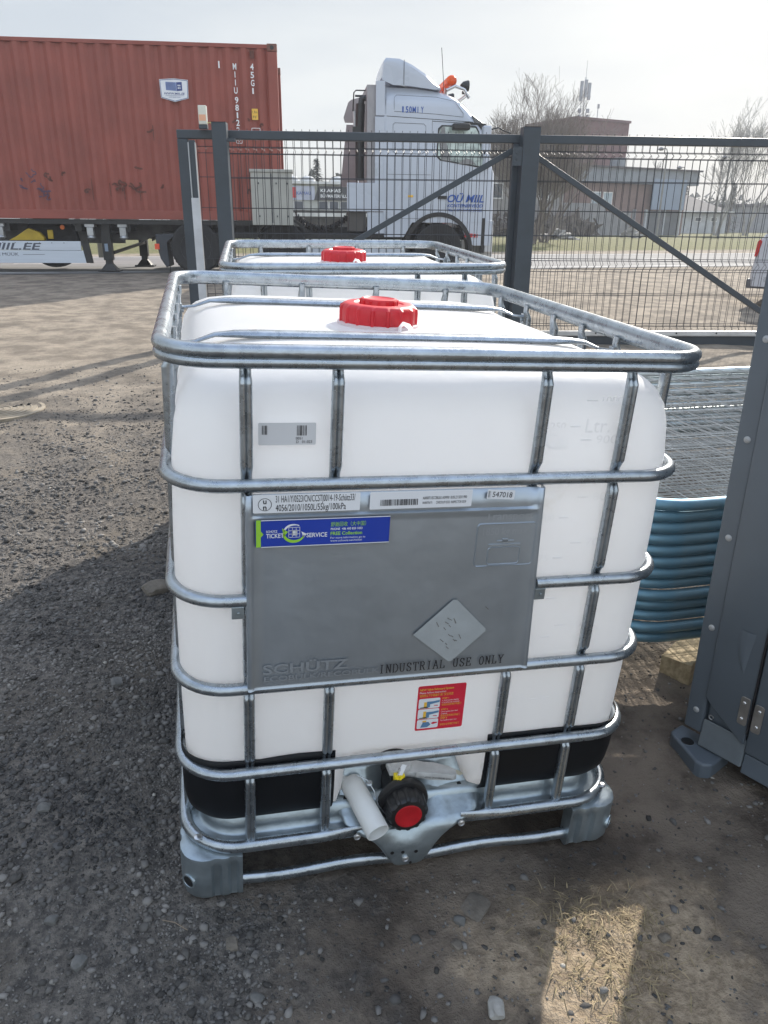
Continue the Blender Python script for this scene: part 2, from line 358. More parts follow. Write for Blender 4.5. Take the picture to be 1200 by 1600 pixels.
# ---- chippings: countless small stones lying in the yard
def ico_raw():
    t = (1+5**.5)/2
    v = np.array([(-1, t, 0), (1, t, 0), (-1, -t, 0), (1, -t, 0), (0, -1, t), (0, 1, t), (0, -1, -t), (0, 1, -t), (t, 0, -1), (t, 0, 1), (-t, 0, -1), (-t, 0, 1)], float)
    v /= np.linalg.norm(v[0])
    f = np.array([(0, 11, 5), (0, 5, 1), (0, 1, 7), (0, 7, 10), (0, 10, 11), (1, 5, 9), (5, 11, 4), (11, 10, 2), (10, 7, 6), (7, 1, 8), (3, 9, 4), (3, 4, 2), (3, 2, 6), (3, 6, 8), (3, 8, 9), (4, 9, 5), (2, 4, 11), (6, 2, 10), (8, 6, 7), (9, 8, 1)])
    return v, f
def stones(name, pts, sizes, mt, label=None):
    v0, f0 = ico_raw(); V = []; F = []
    for k, ((x, y), s_) in enumerate(zip(pts, sizes)):
        q = v0*(1+rng.uniform(-.38, .38, (12, 1)))*np.array([s_*rng.uniform(.8, 1.5), s_*rng.uniform(.7, 1.1), s_*rng.uniform(.4, .8)])
        a = rng.uniform(0, 6.28); c, s2 = math.cos(a), math.sin(a); q = q@np.array([[c, s2, 0], [-s2, c, 0], [0, 0, 1]])
        q += np.array([x, y, zg(x, y)+zbump(x, y)+s_*.12]); V.append(q); F.append(f0+12*k)
    V = np.concatenate(V); F = np.concatenate(F)
    me = bpy.data.meshes.new(name); me.vertices.add(len(V)); me.vertices.foreach_set('co', V.ravel())
    me.loops.add(F.size); me.loops.foreach_set('vertex_index', F.ravel().astype(np.int32)); me.polygons.add(len(F)); me.polygons.foreach_set('loop_start', np.arange(0, F.size, 3, dtype=np.int32)); me.update(calc_edges=True)
    me.materials.append(mt); o = bpy.data.objects.new(name, me); COL.objects.link(o); return o
pts = []; sz = []
while len(pts) < 52000:
    y = .45+rng.random()**1.35*6.4; x = rng.uniform(-1.9, 2.4)
    if x < -y*.6-.1 or x > .85*y+.55: continue
    if -.13 < x < .87 and 1.23 < y < 2.41 or .1 < x < 1.05 and 2.68 < y < 3.82: continue
    n_ = noise.noise(Vector((x*1.3, y*1.3, 4)))+.6*noise.noise(Vector((x*4, y*4, 9)))
    dens = (1-sstep(x+.25*n_, -.12, .22)*.90)*(1-.93*sstep(y+1.2*n_, 3.2, 6.2))*sstep(n_, -.75, .1)
    if x > .2: dens = max(dens, .05)
    if rng.random() > dens: continue
    pts.append((x, y)); sz.append(min(.0105, (.0021*math.exp(rng.exponential(.40))))*(1 if y < 3 else 1.25))
cnt = 0
while cnt < 24000:
    y = .45+rng.random()*2.3; x = rng.uniform(-1.4, .5)
    if x < -y*.6-.1 or (-.13 < x < .87 and 1.23 < y < 2.41): continue
    n_ = noise.noise(Vector((x*1.3, y*1.3, 4)))+.6*noise.noise(Vector((x*4, y*4, 9)))
    if rng.random() > 1-sstep(x+.25*n_, -.10, .24)*.93: continue
    pts.append((x, y)); sz.append(min(.008, .0017*math.exp(rng.exponential(.42)))); cnt += 1
chip = mat('chippings', (.070, .069, .069), rough=.9, col2=(.175, .165, .152), vs=3, island=.62, spec=.2)
tag(stones('gravel', pts, sz, chip), 'loose dark grey chippings strewn over the yard beside the tanks', 'gravel', kind='stuff')
pts = []; sz = []
while len(pts) < 420:
    y = .5+rng.random()**1.2*5.5; x = rng.uniform(-2.0, 1.6)
    if x < -y*.6-.1 or x > .8*y+.4: continue
    if -.16 < x < .9 and 1.2 < y < 2.44 or .07 < x < 1.08 and 2.64 < y < 3.86: continue
    pts.append((x, y)); sz.append(min(.0065, .002*math.exp(rng.exponential(.45))))
pale = mat('pale_stone', (.22, .21, .19), rough=.85, col2=(.36, .34, .30), vs=3, island=.4, spec=.2)
tag(stones('pale_gravel', pts, sz, pale), 'scattered pale pebbles among the dark chippings', 'pebbles', kind='stuff')
# ---- single stones one can point at
def rock(name, x, y, r, sq, mt, label, seed):
    bm = bmesh.new(); bmesh.ops.create_icosphere(bm, subdivisions=3, radius=1); o = Vector((seed*3.1, seed*1.7, 0))
    for v in bm.verts:
        d = 1+.34*noise.noise(v.co*1.1+o)+.12*noise.noise(v.co*3.3+o); c = v.co*d
        c = Vector((math.copysign(min(abs(c.x), .82), c.x), math.copysign(min(abs(c.y), .78), c.y), c.z))
        v.co = Vector((c.x*r*1.2, c.y*r, c.z*r*sq))
    me = bpy.data.meshes.new(name); bm.to_mesh(me); bm.free(); me.materials.append(mt)
    me.polygons.foreach_set('use_smooth', [True]*len(me.polygons)); me.set_sharp_from_angle(angle=R(28))
    ob = bpy.data.objects.new(name, me); COL.objects.link(ob); ob.location = (x, y, zg(x, y)+zbump(x, y)+r*sq*.25); ob.rotation_euler = (0, 0, seed*1.3)
    tag(ob, label, 'stone', 'single stones on the soil'); return ob
rk_p = mat('stone_pale', (.30, .29, .27), rough=.9, col2=(.42, .41, .38), vs=30, bump=.4, bs=120)
rk_g = mat('stone_grey', (.11, .11, .105), rough=.9, col2=(.17, .165, .155), vs=25, bump=.4, bs=120)
rk_b = mat('stone_brown', (.13, .115, .095), rough=.9, col2=(.19, .165, .135), vs=25, bump=.5, bs=100)
for i, a in enumerate([
    (.437, .895, .019, .8, rk_p, 'angular pale grey stone at the bottom edge, left of the sunlit patch'),
    (.43, 1.088, .0125, .8, rk_g, 'round grey stone in front of the bracket under the valve'),
    (.475, 1.115, .033, .18, rk_b, 'broad flat brown stone almost buried in the soil right of the round grey stone'),
    (.408, 1.038, .012, .6, rk_b, 'small brown stone in front of the round grey stone'),
    (.84, .972, .012, .6, rk_b, 'small flat stone in the shade right of the sunlit patch'),
    (-.035, 1.12, .015, .5, rk_b, 'flat brown stone in front of the tank pallet\'s left foot'),
    (-.385, 1.235, .012, .7, rk_g, 'upright grey stone among chippings at the lower left edge'),
    (-.32, 1.13, .015, .7, rk_g, 'large grey stone lying left of the flat brown stone'),
    (.005, 1.0, .013, .6, rk_g, 'grey square-edged stone near the bottom edge below the left foot'),
    (-.24, 2.62, .045, .5, rk_b, 'rounded half-buried stone beside the tank\'s left side'),
    (-.33, 2.05, .022, .6, rk_g, 'dark lump of stone left of the middle of the tank'),
    (-.45, 1.55, .016, .6, rk_g, 'grey stone beside the left edge of the picture, level with the black corner pad'),
]): rock('stone', *a, i+1)
# ---- dry grass in the sunlit gap and twigs
gb = MB()
for cx, cy, k, sp in [(.70, 1.06, 150, .08), (.80, 1.03, 110, .07), (.62, .93, 90, .07), (.72, .90, 120, .08), (.66, 1.0, 120, .09), (.75, .96, 80, .06), (.60, 1.08, 20, .08), (.90, .98, 14, .10), (.83, .90, 20, .06), (.66, .84, 50, .06)]:
    for _ in range(k):
        x = cx+rng.normal(0, sp*.5); y = cy+rng.normal(0, sp*.4); z = zg(x, y)+zbump(x, y)
        a = rng.uniform(0, 6.28); ln = rng.uniform(.010, .045); hh = abs(rng.normal(0, .25))+.03; wd = rng.uniform(.0005, .0011)
        dx, dy = math.cos(a)*ln, math.sin(a)*ln; px_, py_ = -math.sin(a)*wd, math.cos(a)*wd
        m1 = (x+dx*.5, y+dy*.5, z+ln*hh); e = (x+dx, y+dy, z+ln*hh*.9)
        gb.add([(x-px_, y-py_, z), (x+px_, y+py_, z), (m1[0]+px_, m1[1]+py_, m1[2]), (m1[0]-px_, m1[1]-py_, m1[2]), e], [(0, 1, 2, 3), (3, 2, 4)])
tag(gb.build('dry_grass', mat('dry_grass_blades', (.36, .28, .17), rough=.8, col2=(.22, .18, .10), vs=14, island=.4)), 'withered grass tufts growing in the sunlit soil at lower right', 'grass', kind='stuff')
for pts_, lab in (([(-.17, 1.20, 0), (-.145, 1.185, .006), (-.12, 1.165, .003)], 'short pale twig lying left of the tank pallet\'s left foot'), ([(.93, 1.10, 0), (.965, 1.05, .012), (.972, .99, .004), (.955, .96, .002)], 'thin bent twig on the soil in front of the grey cabinet')):
    tw = MB(); tw.tube([(x, y, zg(x, y)+zbump(x, y)+.004+z) for x, y, z in pts_], .0012, 5)
    tag(tw.build('twig', mat('twig', (.20, .16, .12), rough=.9)), lab, 'twig', 'twigs on the ground')
# ---- manhole cover
mh = MB(); z0 = .158
mh.lathe([(.31, -.03), (.31, .006), (.285, .008), (.28, .002), (.262, .002), (.258, .007), (.0, .007)], (-1.40, 5.45, z0), n=48, cap0=False, cap1=False)
for k in range(5):
    r_ = .05+.042*k; mh.lathe([(r_, .007), (r_, .011), (r_+.012, .011), (r_+.012, .007)], (-1.40, 5.45, z0), n=40, cap0=False, cap1=False)
tag(mh.build('manhole_cover', mat('dusty_cast_iron', (.22, .185, .14), rough=.9, col2=(.33, .28, .21), vs=6), smooth=40), 'round dusty manhole cover sunk into the sandy yard at the left edge', 'manhole cover')
# ================================================================ CAGED TANKS
hdpe = mat('white_polyethylene', (.972, .978, .985), rough=.42, var=.015, vs=3, col3=(.90, .895, .87), s3=3.1, t3=.64, trans=.58, spec=.4, bump=.05, bs=25)
emb = mat('moulded_scale_print', (.945, .95, .955), rough=.45, var=.01, trans=.52)
red_cap = mat('red_cap_plastic', (.55, .012, .022), rough=.38, var=.1, vs=10)
plate_m = mat('plate_zinc', (.39, .44, .49), rough=.36, metal=.75, var=.10, vs=3, bump=.06, bs=10)
plate_e = mat('plate_emboss_highlight', (.44, .49, .54), rough=.4, metal=.7, var=.1)  # paler zinc paints in the highlight on the embossed edges
plate_d = mat('plate_label_residue', (.46, .51, .54), rough=.5, metal=.55, var=.06, vs=20)
st_white = mat('sticker_white', (.74, .76, .79), rough=.45, var=.03)
st_blue = mat('sticker_blue', (.012, .045, .36), rough=.4, var=.05)
st_green = mat('sticker_green', (.32, .62, .05), rough=.4, var=.05)
st_red = mat('sticker_red', (.62, .015, .045), rough=.4, var=.05)
st_yel = mat('sticker_yellow', (.80, .48, .06), rough=.4, var=.05)
st_lb = mat('sticker_pictogram_blue', (.10, .22, .38), rough=.4, var=.05)
st_grey = mat('sticker_pictogram_grey', (.20, .20, .20), rough=.4, var=.05)
yel_clip = mat('yellow_clip_plastic', (.85, .68, .02), rough=.4, var=.05)
handle_m = mat('handle_plastic', (.47, .48, .48), rough=.5, var=.12, vs=40)
valve_m = mat('valve_black', (.014, .014, .015), rough=.35, var=.3, vs=30)
valve_red = mat('valve_cap_red', (.42, .008, .015), rough=.4, var=.15, vs=30)
milk = mat('milky_tube_plastic', (.85, .86, .85), rough=.4, var=.02, trans=.35)
screw_m = mat('bright_screw', (.66, .67, .68), rough=.28, metal=.9, var=.1)
BX0, BX1, BY0, BY1 = .025, .975, .037, 1.163
ZI = [(.150, .12), (.152, .08), (.160, .042), (.178, .018), (.20, .006), (.23, .001), (.27, 0), (.80, -.002), (.95, -.001), (1.01, .004), (1.045, .012), (1.070, .026), (1.088, .045), (1.101, .072), (1.109, .11), (1.114, .17), (1.116, .25), (1.1165, .35), (1.117, .45)]
def b_inset(z): return interp(z, [a for a, _ in ZI], [b for _, b in ZI])
def recess(x, y, z):
    # pocket in the bottle round the outlet valve
    if y > .4 or z > .36: return 0.
    wx = sstep(x, .325, .375)*(1-sstep(x, .585, .645)); wz = 1-sstep(z, .245, .335)
    return .105*wx*wz
pad_m = mat('corner_pad_black', (.005, .006, .008), rough=.5, var=.2, vs=12, spec=.25)
def make_tank(mw_, label):
    root = empty('caged_tank', label=label, cat='liquid tank', group='white caged tanks standing one behind the other', mtx=mw_)
    # --- bottle
    q = MB(); rings = []
    zs = sorted(set([z for z, _ in ZI]+list(np.arange(.21, .36, .012).round(3))+[.45, .6, .7, .86, .95, 1.03, 1.058, 1.08, 1.095, 1.105]))
    for z in zs:
        i = b_inset(z); r = max(.02, .080-i*.1); P = rrect(BX0+i, BX1-i, BY0+i, BY1-i, r, 10, 40, 12)
        bul = .006*math.sin(math.pi*min(1, max(0, (z-.2)/.8)))
        rings.append([(x+nx*bul, y+ny*bul+recess(x, y, z), z+(.004*noise.noise(Vector((x*3, y*3, 1))) if z > 1.08 else 0)) for x, y, nx, ny in P])
    q.loft(rings, cap0=True, cap1=True)
    q.build('bottle', hdpe, root, smooth=60)
    q = MB(); q.lathe([(.125, 1.10), (.120, 1.118), (.106, 1.1195), (.100, 1.116), (.092, 1.116), (.092, 1.124), (.084, 1.126)], (.472, .515, 0), n=40, cap0=False); q.build('filling_neck', hdpe, root, smooth=40)
    # moulded litre scale
    g = MB(); ysf = lambda z: BY0+b_inset(z)-.006*math.sin(math.pi*min(1, max(0, (z-.2)/.8)))-.0009
    sc_ = [(1.052, '1000', .80, 1), (.982, '900', .79, 1), (.870, '800', .80, 1), (.775, '700', .80, 1), (.59, '500', .795, 1), (.41, '300', .79, 1)]
    for z, s_, x, _ in sc_:
        yf = ysf(z+.008)
        g.text(s_, (x, yf, z), (1, 0, 0), (0, 0, 1), .017, w=.042); g.box(x-.032, x-.010, yf, yf+.0005, z+.006, z+.009)
    for z, s_ in [(1.008, '250'), (.830, '200'), (.745, '175'), (.655, '150'), (.565, '125'), (.41, '75')]:
        yf = ysf(z+.008)
        g.text(s_, (.695, yf, z), (1, 0, 0), (0, 0, 1), .015, w=.03); g.box(.735, .755, yf, yf+.0005, z+.005, z+.008)
    yf = ysf(1.01)
    g.text('Ltr.', (.765, yf, 1.003), (1, 0, 0), (0, 0, 1), .028, w=.05); g.text('Gal.', (.69, yf, .975), (1, 0, 0), (0, 0, 1), .028, w=.05)
    g.build('volume_scale', emb, root)
    # --- screw cap
    q = MB(); cx, cy = .472, .515
    rings = []
    for z, r, rib in [(1.116, .097, 0), (1.120, .099, 1), (1.150, .099, 1), (1.158, .097, 1), (1.163, .093, 0), (1.166, .086, 0), (1.166, .066, 0), (1.163, .062, 0), (1.163, .05, 0)]:
        ring = []
        for j in range(160):
            a = 2*math.pi*j/160; ph = (j % 10); rr = r*.86+(.004 if (rib and ph in (0, 1)) else 0); ring.append((cx+rr*math.cos(a), cy+rr*math.sin(a), z))
        rings.append(ring)
    q.loft(rings, cap0=True, cap1=True); cap = q.build('screw_cap', red_cap, root, smooth=35)
    q = MB(); q.lathe([(.043, 1.160), (.043, 1.171), (.040, 1.1755), (.035, 1.1765), (.031, 1.174), (.0, 1.174)], (cx, cy, 0), n=40, cap0=False, cap1=False)
    for k in range(14):
        a = k*math.pi/7; q.box(.0415, .0445, -.003, .003, 1.163, 1.173, M=Matrix.Translation((cx, cy, 0))@Matrix.Rotation(a, 4, 'Z'))
    q.build('plug', red_cap, cap, smooth=35)
    q = MB(); q.tube([(cx+.028, cy-.092, 1.112), (cx+.028, cy-.094, 1.128), (cx+.033, cy-.099, 1.136), (cx+.042, cy-.108, 1.133), (cx+.050, cy-.124, 1.120), (cx+.056, cy-.14, 1.110)], [.004, .004, .0045, .005, .005, .003], 8)
    q.build('seal_loop', hdpe, root, smooth=50)
    # --- cage: top rim, rings, uprights
    rim = [(-.027, 1.146), (-.024, 1.155), (-.016, 1.160), (-.008, 1.159), (-.002, 1.154), (0, 1.147), (-.003, 1.140), (-.0055, 1.1385), (-.003, 1.1365), (-.0015, 1.131), (-.004, 1.1245), (-.010, 1.1215), (-.018, 1.122), (-.024, 1.126), (-.027, 1.133)]
    q = MB(); q.sweep(rrect(0, 1, 0, 1.2, .105, 12), rim, closed=True); q.build('top_rim', galv, root, smooth=50)
    oc = oval(.0122, .0118, 12)
    path = [(x, y, nx, ny) for x, y, nx, ny in rrect(.0125, .9875, .0125, 1.1875, .10, 10, 6, 6)]
    for z in (.925, .520, .320):
        q = MB(); q.sweep(path, oc, closed=True, z=z); q.build('ring_tube', galv, root, smooth=60)
    P = [p for p in path if not (p[1] < .02 and .12 < p[0] < .72)]
    k = next(i for i, p in enumerate(P) if p[1] < .02 and p[0] > .72); P = P[k:]+P[:k]
    P = [(.697, .0125, 0, -1)]+P+[(.146, .0125, 0, -1)]
    q = MB(); q.sweep(P, oc, z=.708)
    q.build('ring_tube', galv, root, smooth=60)
    for xx in (.128, .706):
        q = MB(); q.box(xx-.012, xx+.010, .003, .006, .676, .700); q.lathe([(.003, 0), (.003, .002)], (xx, 0, .688), 'y', 10); q.build('ring_tab', galv_sheet, root, bevel=.002)
    rz = [.135, .32, .52, .708, .925, 1.128]
    def upright(x, y, nx, ny, z0, z1, name='upright'):
        tx, ty = -ny, nx
        zz = []
        for z in np.arange(z0, z1+.001, .0125): zz.append(float(z))
        for c in rz:
            for d in (-.03, -.02, -.012, 0, .012, .02, .03):
                if z0 <= c+d <= z1: zz.append(c+d)
        zz = sorted(set(round(z, 4) for z in zz)); rings = []
        for z in zz:
            d = min(abs(z-c) for c in rz if c > .2); p = 1-sstep(d, .012, .030)
            hw = lerp(.0108, .0096, p); hd = lerp(.0100, .0062, p); off = lerp(-.0225, -.0290, p); gv = lerp(.0035, .0065, p)
            pr = []
            for t, s_ in ((-1, 0), (-.92, .6), (-.7, .92), (-.34, 1.), (-.12, 1-gv/hd*.5), (0, 1-gv/hd), (.12, 1-gv/hd*.5), (.34, 1.), (.7, .92), (.92, .6), (1, 0), (.8, -.7), (.4, -1), (-.4, -1), (-.8, -.7)):
                pr.append((x+tx*t*hw+nx*(off+s_*hd), y+ty*t*hw+ny*(off+s_*hd), z))
            rings.append(pr)
        q = MB(); q.loft(rings, cap0=True, cap1=True); return q.build(name, galv, root, smooth=50)
    for x in (.146, .833): upright(x, 0, 0, -1, .12, 1.135)
    upright(.667, 0, 0, -1, .12, 1.135)
    upright(.296, 0, 0, -1, .918, 1.135); upright(.300, 0, 0, -1, .12, .530)
    for x in (.16, .385, .615, .84): upright(x, 1.2, 0, 1, .12, 1.135)
    for y in (.14, .335, .50, .66, .835, 1.03):
        upright(0, y, -1, 0, .12, 1.135); upright(1, y, 1, 0, .12, 1.135)
    # --- bars over the bottle
    for y in (.335, .835):
        q = MB(); pp = []; rr = []
        for t in np.linspace(0, 1, 25):
            x = lerp(.028, .972, t); e = min(t, 1-t)
            z = 1.121-.020*(1-sstep(e, .02, .10)); pp.append((x, y, z)); f = sstep(e, .05, .16)
            rr.append((lerp(.010, .0185, f), lerp(.0035, .0085, f)))
        q.tube(pp, rr, 10)
        for x in (.034, .966):
            q.box(x-.004, x+.004, y-.010, y+.010, 1.078, 1.110); q.lathe([(.006, -.008), (.006, .008)], (x, y, 1.094), 'x', 8)
        q.build('cross_bar', galv, root, smooth=50)
    # --- identification plate
    q = MB(); rows = [(.527, .148, .690), (.60, .150, .689), (.72, .151, .6885), (.86, .151, .688), (.912, .150, .688)]
    def pl_y(x, z): return .0035+.0022*math.sin((x-.15)*9)*math.sin((z-.52)*8)
    nx_ = 28; rings = []
    zz = [.527, .529, .56, .62, .68, .74, .80, .855, .862, .868, .871, .874, .880, .912]
    for z in zz:
        xl = .150; xr = lerp(.692, .674, (z-.527)/.385); row = [(xl-.009, .020, z), (xl-.007, .0, z), (xl-.003, -.002, z), (xl+.002, .0, z)]
        for i in range(nx_+1):
            x = lerp(xl+.006, xr-.006, i/nx_); yy = pl_y(x, z)+(-.0035 if abs(z-.868) < .001 or abs(z-.871) < .001 else (.0 if z < .87 else .0015))
            row.append((x, yy, z))
        row += [(xr-.002, .0, z), (xr+.003, -.002, z), (xr+.007, .0, z), (xr+.009, .020, z)]; rings.append(row)
    bot = [(x, y+.012, .522) for x, y, z in rings[0]]; lip = [(x, y-.003, .5235) for x, y, z in rings[0]]
    q.loft([bot, lip]+rings, closed=False); plate = q.build('identification_plate', plate_m, root, smooth=50, solid=.0012)
    F = (1, 0, 0); U = (0, 0, 1)
    # embossed frame, words and box
    q = MB(); q.text('Transport', (.572, .0015, .851), F, U, .015, w=.095, bold=True); q.text('1850 kg max', (.571, .0015, .820), F, U, .015, w=.088, bold=True)
    def frame(x0, x1, z0, z1, t_=.0015):
        pth = rrect(x0, x1, z0, z1, .006, 4); q.loft([[(x+nx*a, b, z+nz_*a) for a, b in ((-t_, .003), (0, -.0005), (t_, .003))] for x, z, nx, nz_ in pth], closed=False, loop=True)
    frame(.560, .675, .757, .843); frame(.585, .648, .760, .795)
    q.box(.585, .648, -.0003, .003, .7985, .8015); q.box(.600, .634, -.0003, .003, .8065, .8085); q.box(.611, .622, -.0003, .003, .803, .812)
    q.build('embossed_frame', plate_e, plate, smooth=40)
    q = MB(); q.text('SCHÜTZ', (.170, .0006, .556), F, U, .021, w=.160, bold=True); q.text('ECOBULK/RECOBULK', (.172, .0006, .540), F, U, .011, w=.22, bold=True); q.build('embossed_lettering', mat('plate_letter_highlight', (.43, .48, .53), rough=.40, metal=.74, var=.1), plate)  # flat letters, the light on their raised edges painted as paler zinc
    q = MB(); yy = -.0015
    serif_text(q, 'INDUSTRIAL USE ONLY', .390, yy, .5385, .0185, .257, tilt=.004); q.build('stencil_lettering', black_ink, plate)
    q = MB(); q.add([(.453, -.001, .619), (.529, -.001, .553), (.536, -.001, .553), (.599, -.001, .616), (.599, -.001, .622), (.534, -.001, .690), (.526, -.001, .690)], [tuple(range(7))]); q.build('label_residue', plate_d, plate)
    q = MB()
    for k in range(16):
        a, b = rng.normal(.528, .028), rng.normal(.62, .026); l_, an = rng.uniform(.004, .012), rng.uniform(-1.2, -.4)
        q.bar((a, -.0018, b), (a+math.cos(an)*l_, -.0018, b+math.sin(an)*l_), .0004, .0016)
    q.build('scratch_marks', st_grey, plate)
    # stickers
    def sticker(name, x0, x1, z0, z1, m0, fill, y=-.0018, r=.002, parent=plate, rot=0.):
        q = MB(); c = Matrix.Translation(((x0+x1)/2, y, (z0+z1)/2))@Matrix.Rotation(rot, 4, 'Y')@Matrix.Translation((-(x0+x1)/2, -y, -(z0+z1)/2)); q.T = c
        pts = [(x, y, z) for x, z, _, _ in rrect(x0, x1, z0, z1, r, 3)]; q.add(pts, [tuple(range(len(pts)))], 0)
        fill(q, y-.0006, y-.0012); return q.build(name, m0, parent)
    def un(q, y, y2):
        q.text('31 HA1/Y/0523/CN/CCSTJ0014-19-Schütz33/', (.192, y, .8995), F, U, .0125, w=.136, mi=1); q.text('4056/2010/1050L/55kg/100kPa', (.192, y, .8835), F, U, .0125, w=.120, mi=1)
        pth = rrect(.1625, .1855, .8845, .9075, .0114, 5); q.loft([[(x, y, z), (x-nx*.0009, y, z-nz_*.0009)] for x, z, nx, nz_ in pth], closed=False, loop=True, mi=1)
        q.text('u', (.1740, y, .8975), F, U, .0098, mi=1, bold=True, align='c'); q.text('n', (.1740, y, .8865), F, U, .0098, mi=1, bold=True, align='c')
    sticker('approval_label', .154, .337, .8805, .9135, [st_white, black_ink], un)
    def bars(q, x, z0, z1, w_, y, mi=1, sd=1):
        r_ = random.Random(sd); e = x+w_
        while x < e:
            a = r_.choice((.0006, .0009, .0014)); q.box(x, min(e, x+a), y, y+.0002, z0, z1, mi); x += a+r_.choice((.0007, .0011, .0016))
    def bcl(q, y, y2):
        bars(q, .373, .8870, .8985, .068, y); q.text('A0000T1/ECOBULK A09990 18.05.23 503/1/990', (.449, y, .8968), F, U, .0055, w=.082, mi=1); q.text('0000075675', (.449, y, .8885), F, U, .0042, w=.018, mi=1); q.text('CHECKUP 0533  INSPECTOR 0539', (.474, y, .8880), F, U, .0050, w=.056, mi=1)
    sticker('barcode_label', .354, .541, .8805, .9130, [st_white, black_ink], bcl)
    def num(q, y, y2):
        q.text('547018', (.5795, y, .8965), F, U, .0105, w=.038, mi=1); bars(q, .5715, .8955, .9075, .004, y, sd=4)
    sticker('number_label', .569, .6225, .8925, .9105, [st_white, black_ink], num, rot=.06)
    def blue(q, y, y2):
        q.add([(x, y, z) for x, z in ((.1675, .8195), (.391, .8195), (.391, .8655), (.1675, .8655))], [(0, 1, 2, 3)], 0)
        q.add([(x, y, z) for x, z in ((.159, .8175), (.167, .8175), (.167, .868), (.159, .868))], [tuple(range(4))], 2); q.add([(.1668, y2, .836), (.1715, y2, .842), (.1668, y2, .848)], [(0, 1, 2)], 2)
        q.text('TICKET', (.176, y2, .8345), F, U, .0082, w=.030, mi=1, bold=True); q.text('SCHÜTZ', (.176, y2, .8445), F, U, .0042, w=.019, mi=1, bold=True)
        q.text('SERVICE', (.245, y2, .8335), F, U, .0082, w=.036, mi=1, bold=True)
        q.text('舒驰回收（大中国）', (.287, y2, .8525), F, U, .0068, w=.062, mi=2); q.text('PHONE  +86 400 820 1053', (.287, y2, .8450), F, U, .0042, w=.056, mi=1, bold=True)
        q.text('FREE Collection', (.287, y2, .8355), F, U, .0065, w=.056, mi=2, bold=True); q.text('For more information go to', (.287, y2, .8285), F, U, .0040, w=.062, mi=1); q.text('www.schuetz.net/ticket', (.287, y2, .8230), F, U, .0040, w=.056, mi=1)
        # little tank with a swinging arrow
        def arc(a0, a1, mi, rr=.0175, wd=.0045):
            n = 14; P = []
            for i in range(n+1):
                a = lerp(a0, a1, i/n); w_ = wd*math.sin(math.pi*min(.85, .15+i/n*.8)); P.append([(.224+math.cos(a)*(rr+w_), y2, .8425+math.sin(a)*(rr+w_)*.85), (.224+math.cos(a)*(rr-w_*.4), y2, .8425+math.sin(a)*(rr-w_*.4)*.85)])
            q.loft(P, closed=False, mi=mi)
        arc(math.pi*1.02, math.pi*1.9, 2); q.add([(.203, y2, .852), (.213, y2, .845), (.206, y2, .836)], [(0, 1, 2)], 2); arc(math.pi*.95, math.pi*.35, 1, wd=.003); q.add([(.236, y2, .845), (.245, y2, .840), (.240, y2, .832)], [(0, 1, 2)], 1)
        for i in range(4):
            q.box(.214, .234, y2, y2+.0001, .834+i*.0062, .8348+i*.0062, 1); q.box(.214+i*.0063, .2148+i*.0063, y2, y2+.0001, .834, .8535, 1)
        q.box(.220, .229, y2, y2+.0001, .838, .848, 1)
    sticker('service_sticker', .158, .3925, .8170, .8680, [st_blue, st_white, st_green], blue)
    q = MB(); q.box(.1675, .3925, -.0028, -.0026, .8665, .8680); q.box(.1675, .3925, -.0028, -.0026, .8170, .8183); q.build('sticker_edge', st_white, plate)
    # paper label and red instruction sticker on the bottle
    yb = BY0-.0078
    def grey(q, y, y2):
        bars(q, .172, 1.0085, 1.024, .010, y, sd=7); bars(q, .230, 1.0065, 1.024, .017, y, sd=9); q.text('0051', (.228, y, .9995), F, U, .0045, mi=1); q.text('D   01-023', (.229, y, .9935), F, U, .0045, mi=1)
    bottle_lab = sticker('paper_label', .166, .262, .990, 1.0285, [mat('grey_paper_label', (.62, .63, .65), rough=.6, var=.03), black_ink], grey, y=yb, parent=root)
    yr = BY0-.0062
    def redl(q, y, y2):
        q.text('NEW Valve Safeguard System', (.488, y, .4640), F, U, .0052, w=.072, mi=3, bold=True); q.text('Please follow instruction', (.488, y, .4570), F, U, .0045, w=.056, mi=1); q.text('请按照以下步骤操作 阀门安全系统', (.488, y, .4490), F, U, .0055, w=.072, mi=3)
        for k, (z0, z1) in enumerate(((.420, .4445), (.394, .4185), (.370, .3925))):
            pts = [(x, y, z) for x, z, _, _ in rrect(.4875, .5330, z0, z1, .003, 3)]; q.add(pts, [tuple(range(len(pts)))], 1)
            if k < 2:
                q.add([(.505, y2, z0+.003), (.512, y2, z0+.003), (.512, y2, z0+.010), (.532, y2, z0+.014), (.532, y2, z0+.019), (.518, y2, z0+.017), (.505, y2, z0+.017)], [tuple(range(7))], 4)
                q.box(.499, .505, y2, y2+.0001, z0+.002, z0+(.016 if k == 0 else .019), 3)
                q.add([(.489, y2, z0+.001), (.510, y2, z0+.001), (.505, y2, z0+.005), (.492, y2, z0+.004)], [(0, 1, 2, 3)], 5)
                q.add([(.520, y2, z0+.006), (.529, y2, z0+.005), (.529, y2, z0+.007), (.521, y2, z0+.0075)], [(0, 1, 2, 3)], 0)
            else:
                q.add([(.495, y2, z0+.003), (.510, y2, z0+.003), (.517, y2, z0+.009), (.512, y2, z0+.016), (.500, y2, z0+.016)], [tuple(range(5))], 4); q.box(.499, .507, y2, y2+.0001, z0+.016, z0+.020, 3)
                q.add([(.517, y2, z0+.012), (.522, y2, z0+.009), (.531, y2, z0+.012), (.531, y2, z0+.014), (.522, y2, z0+.015)], [tuple(range(5))], 0)
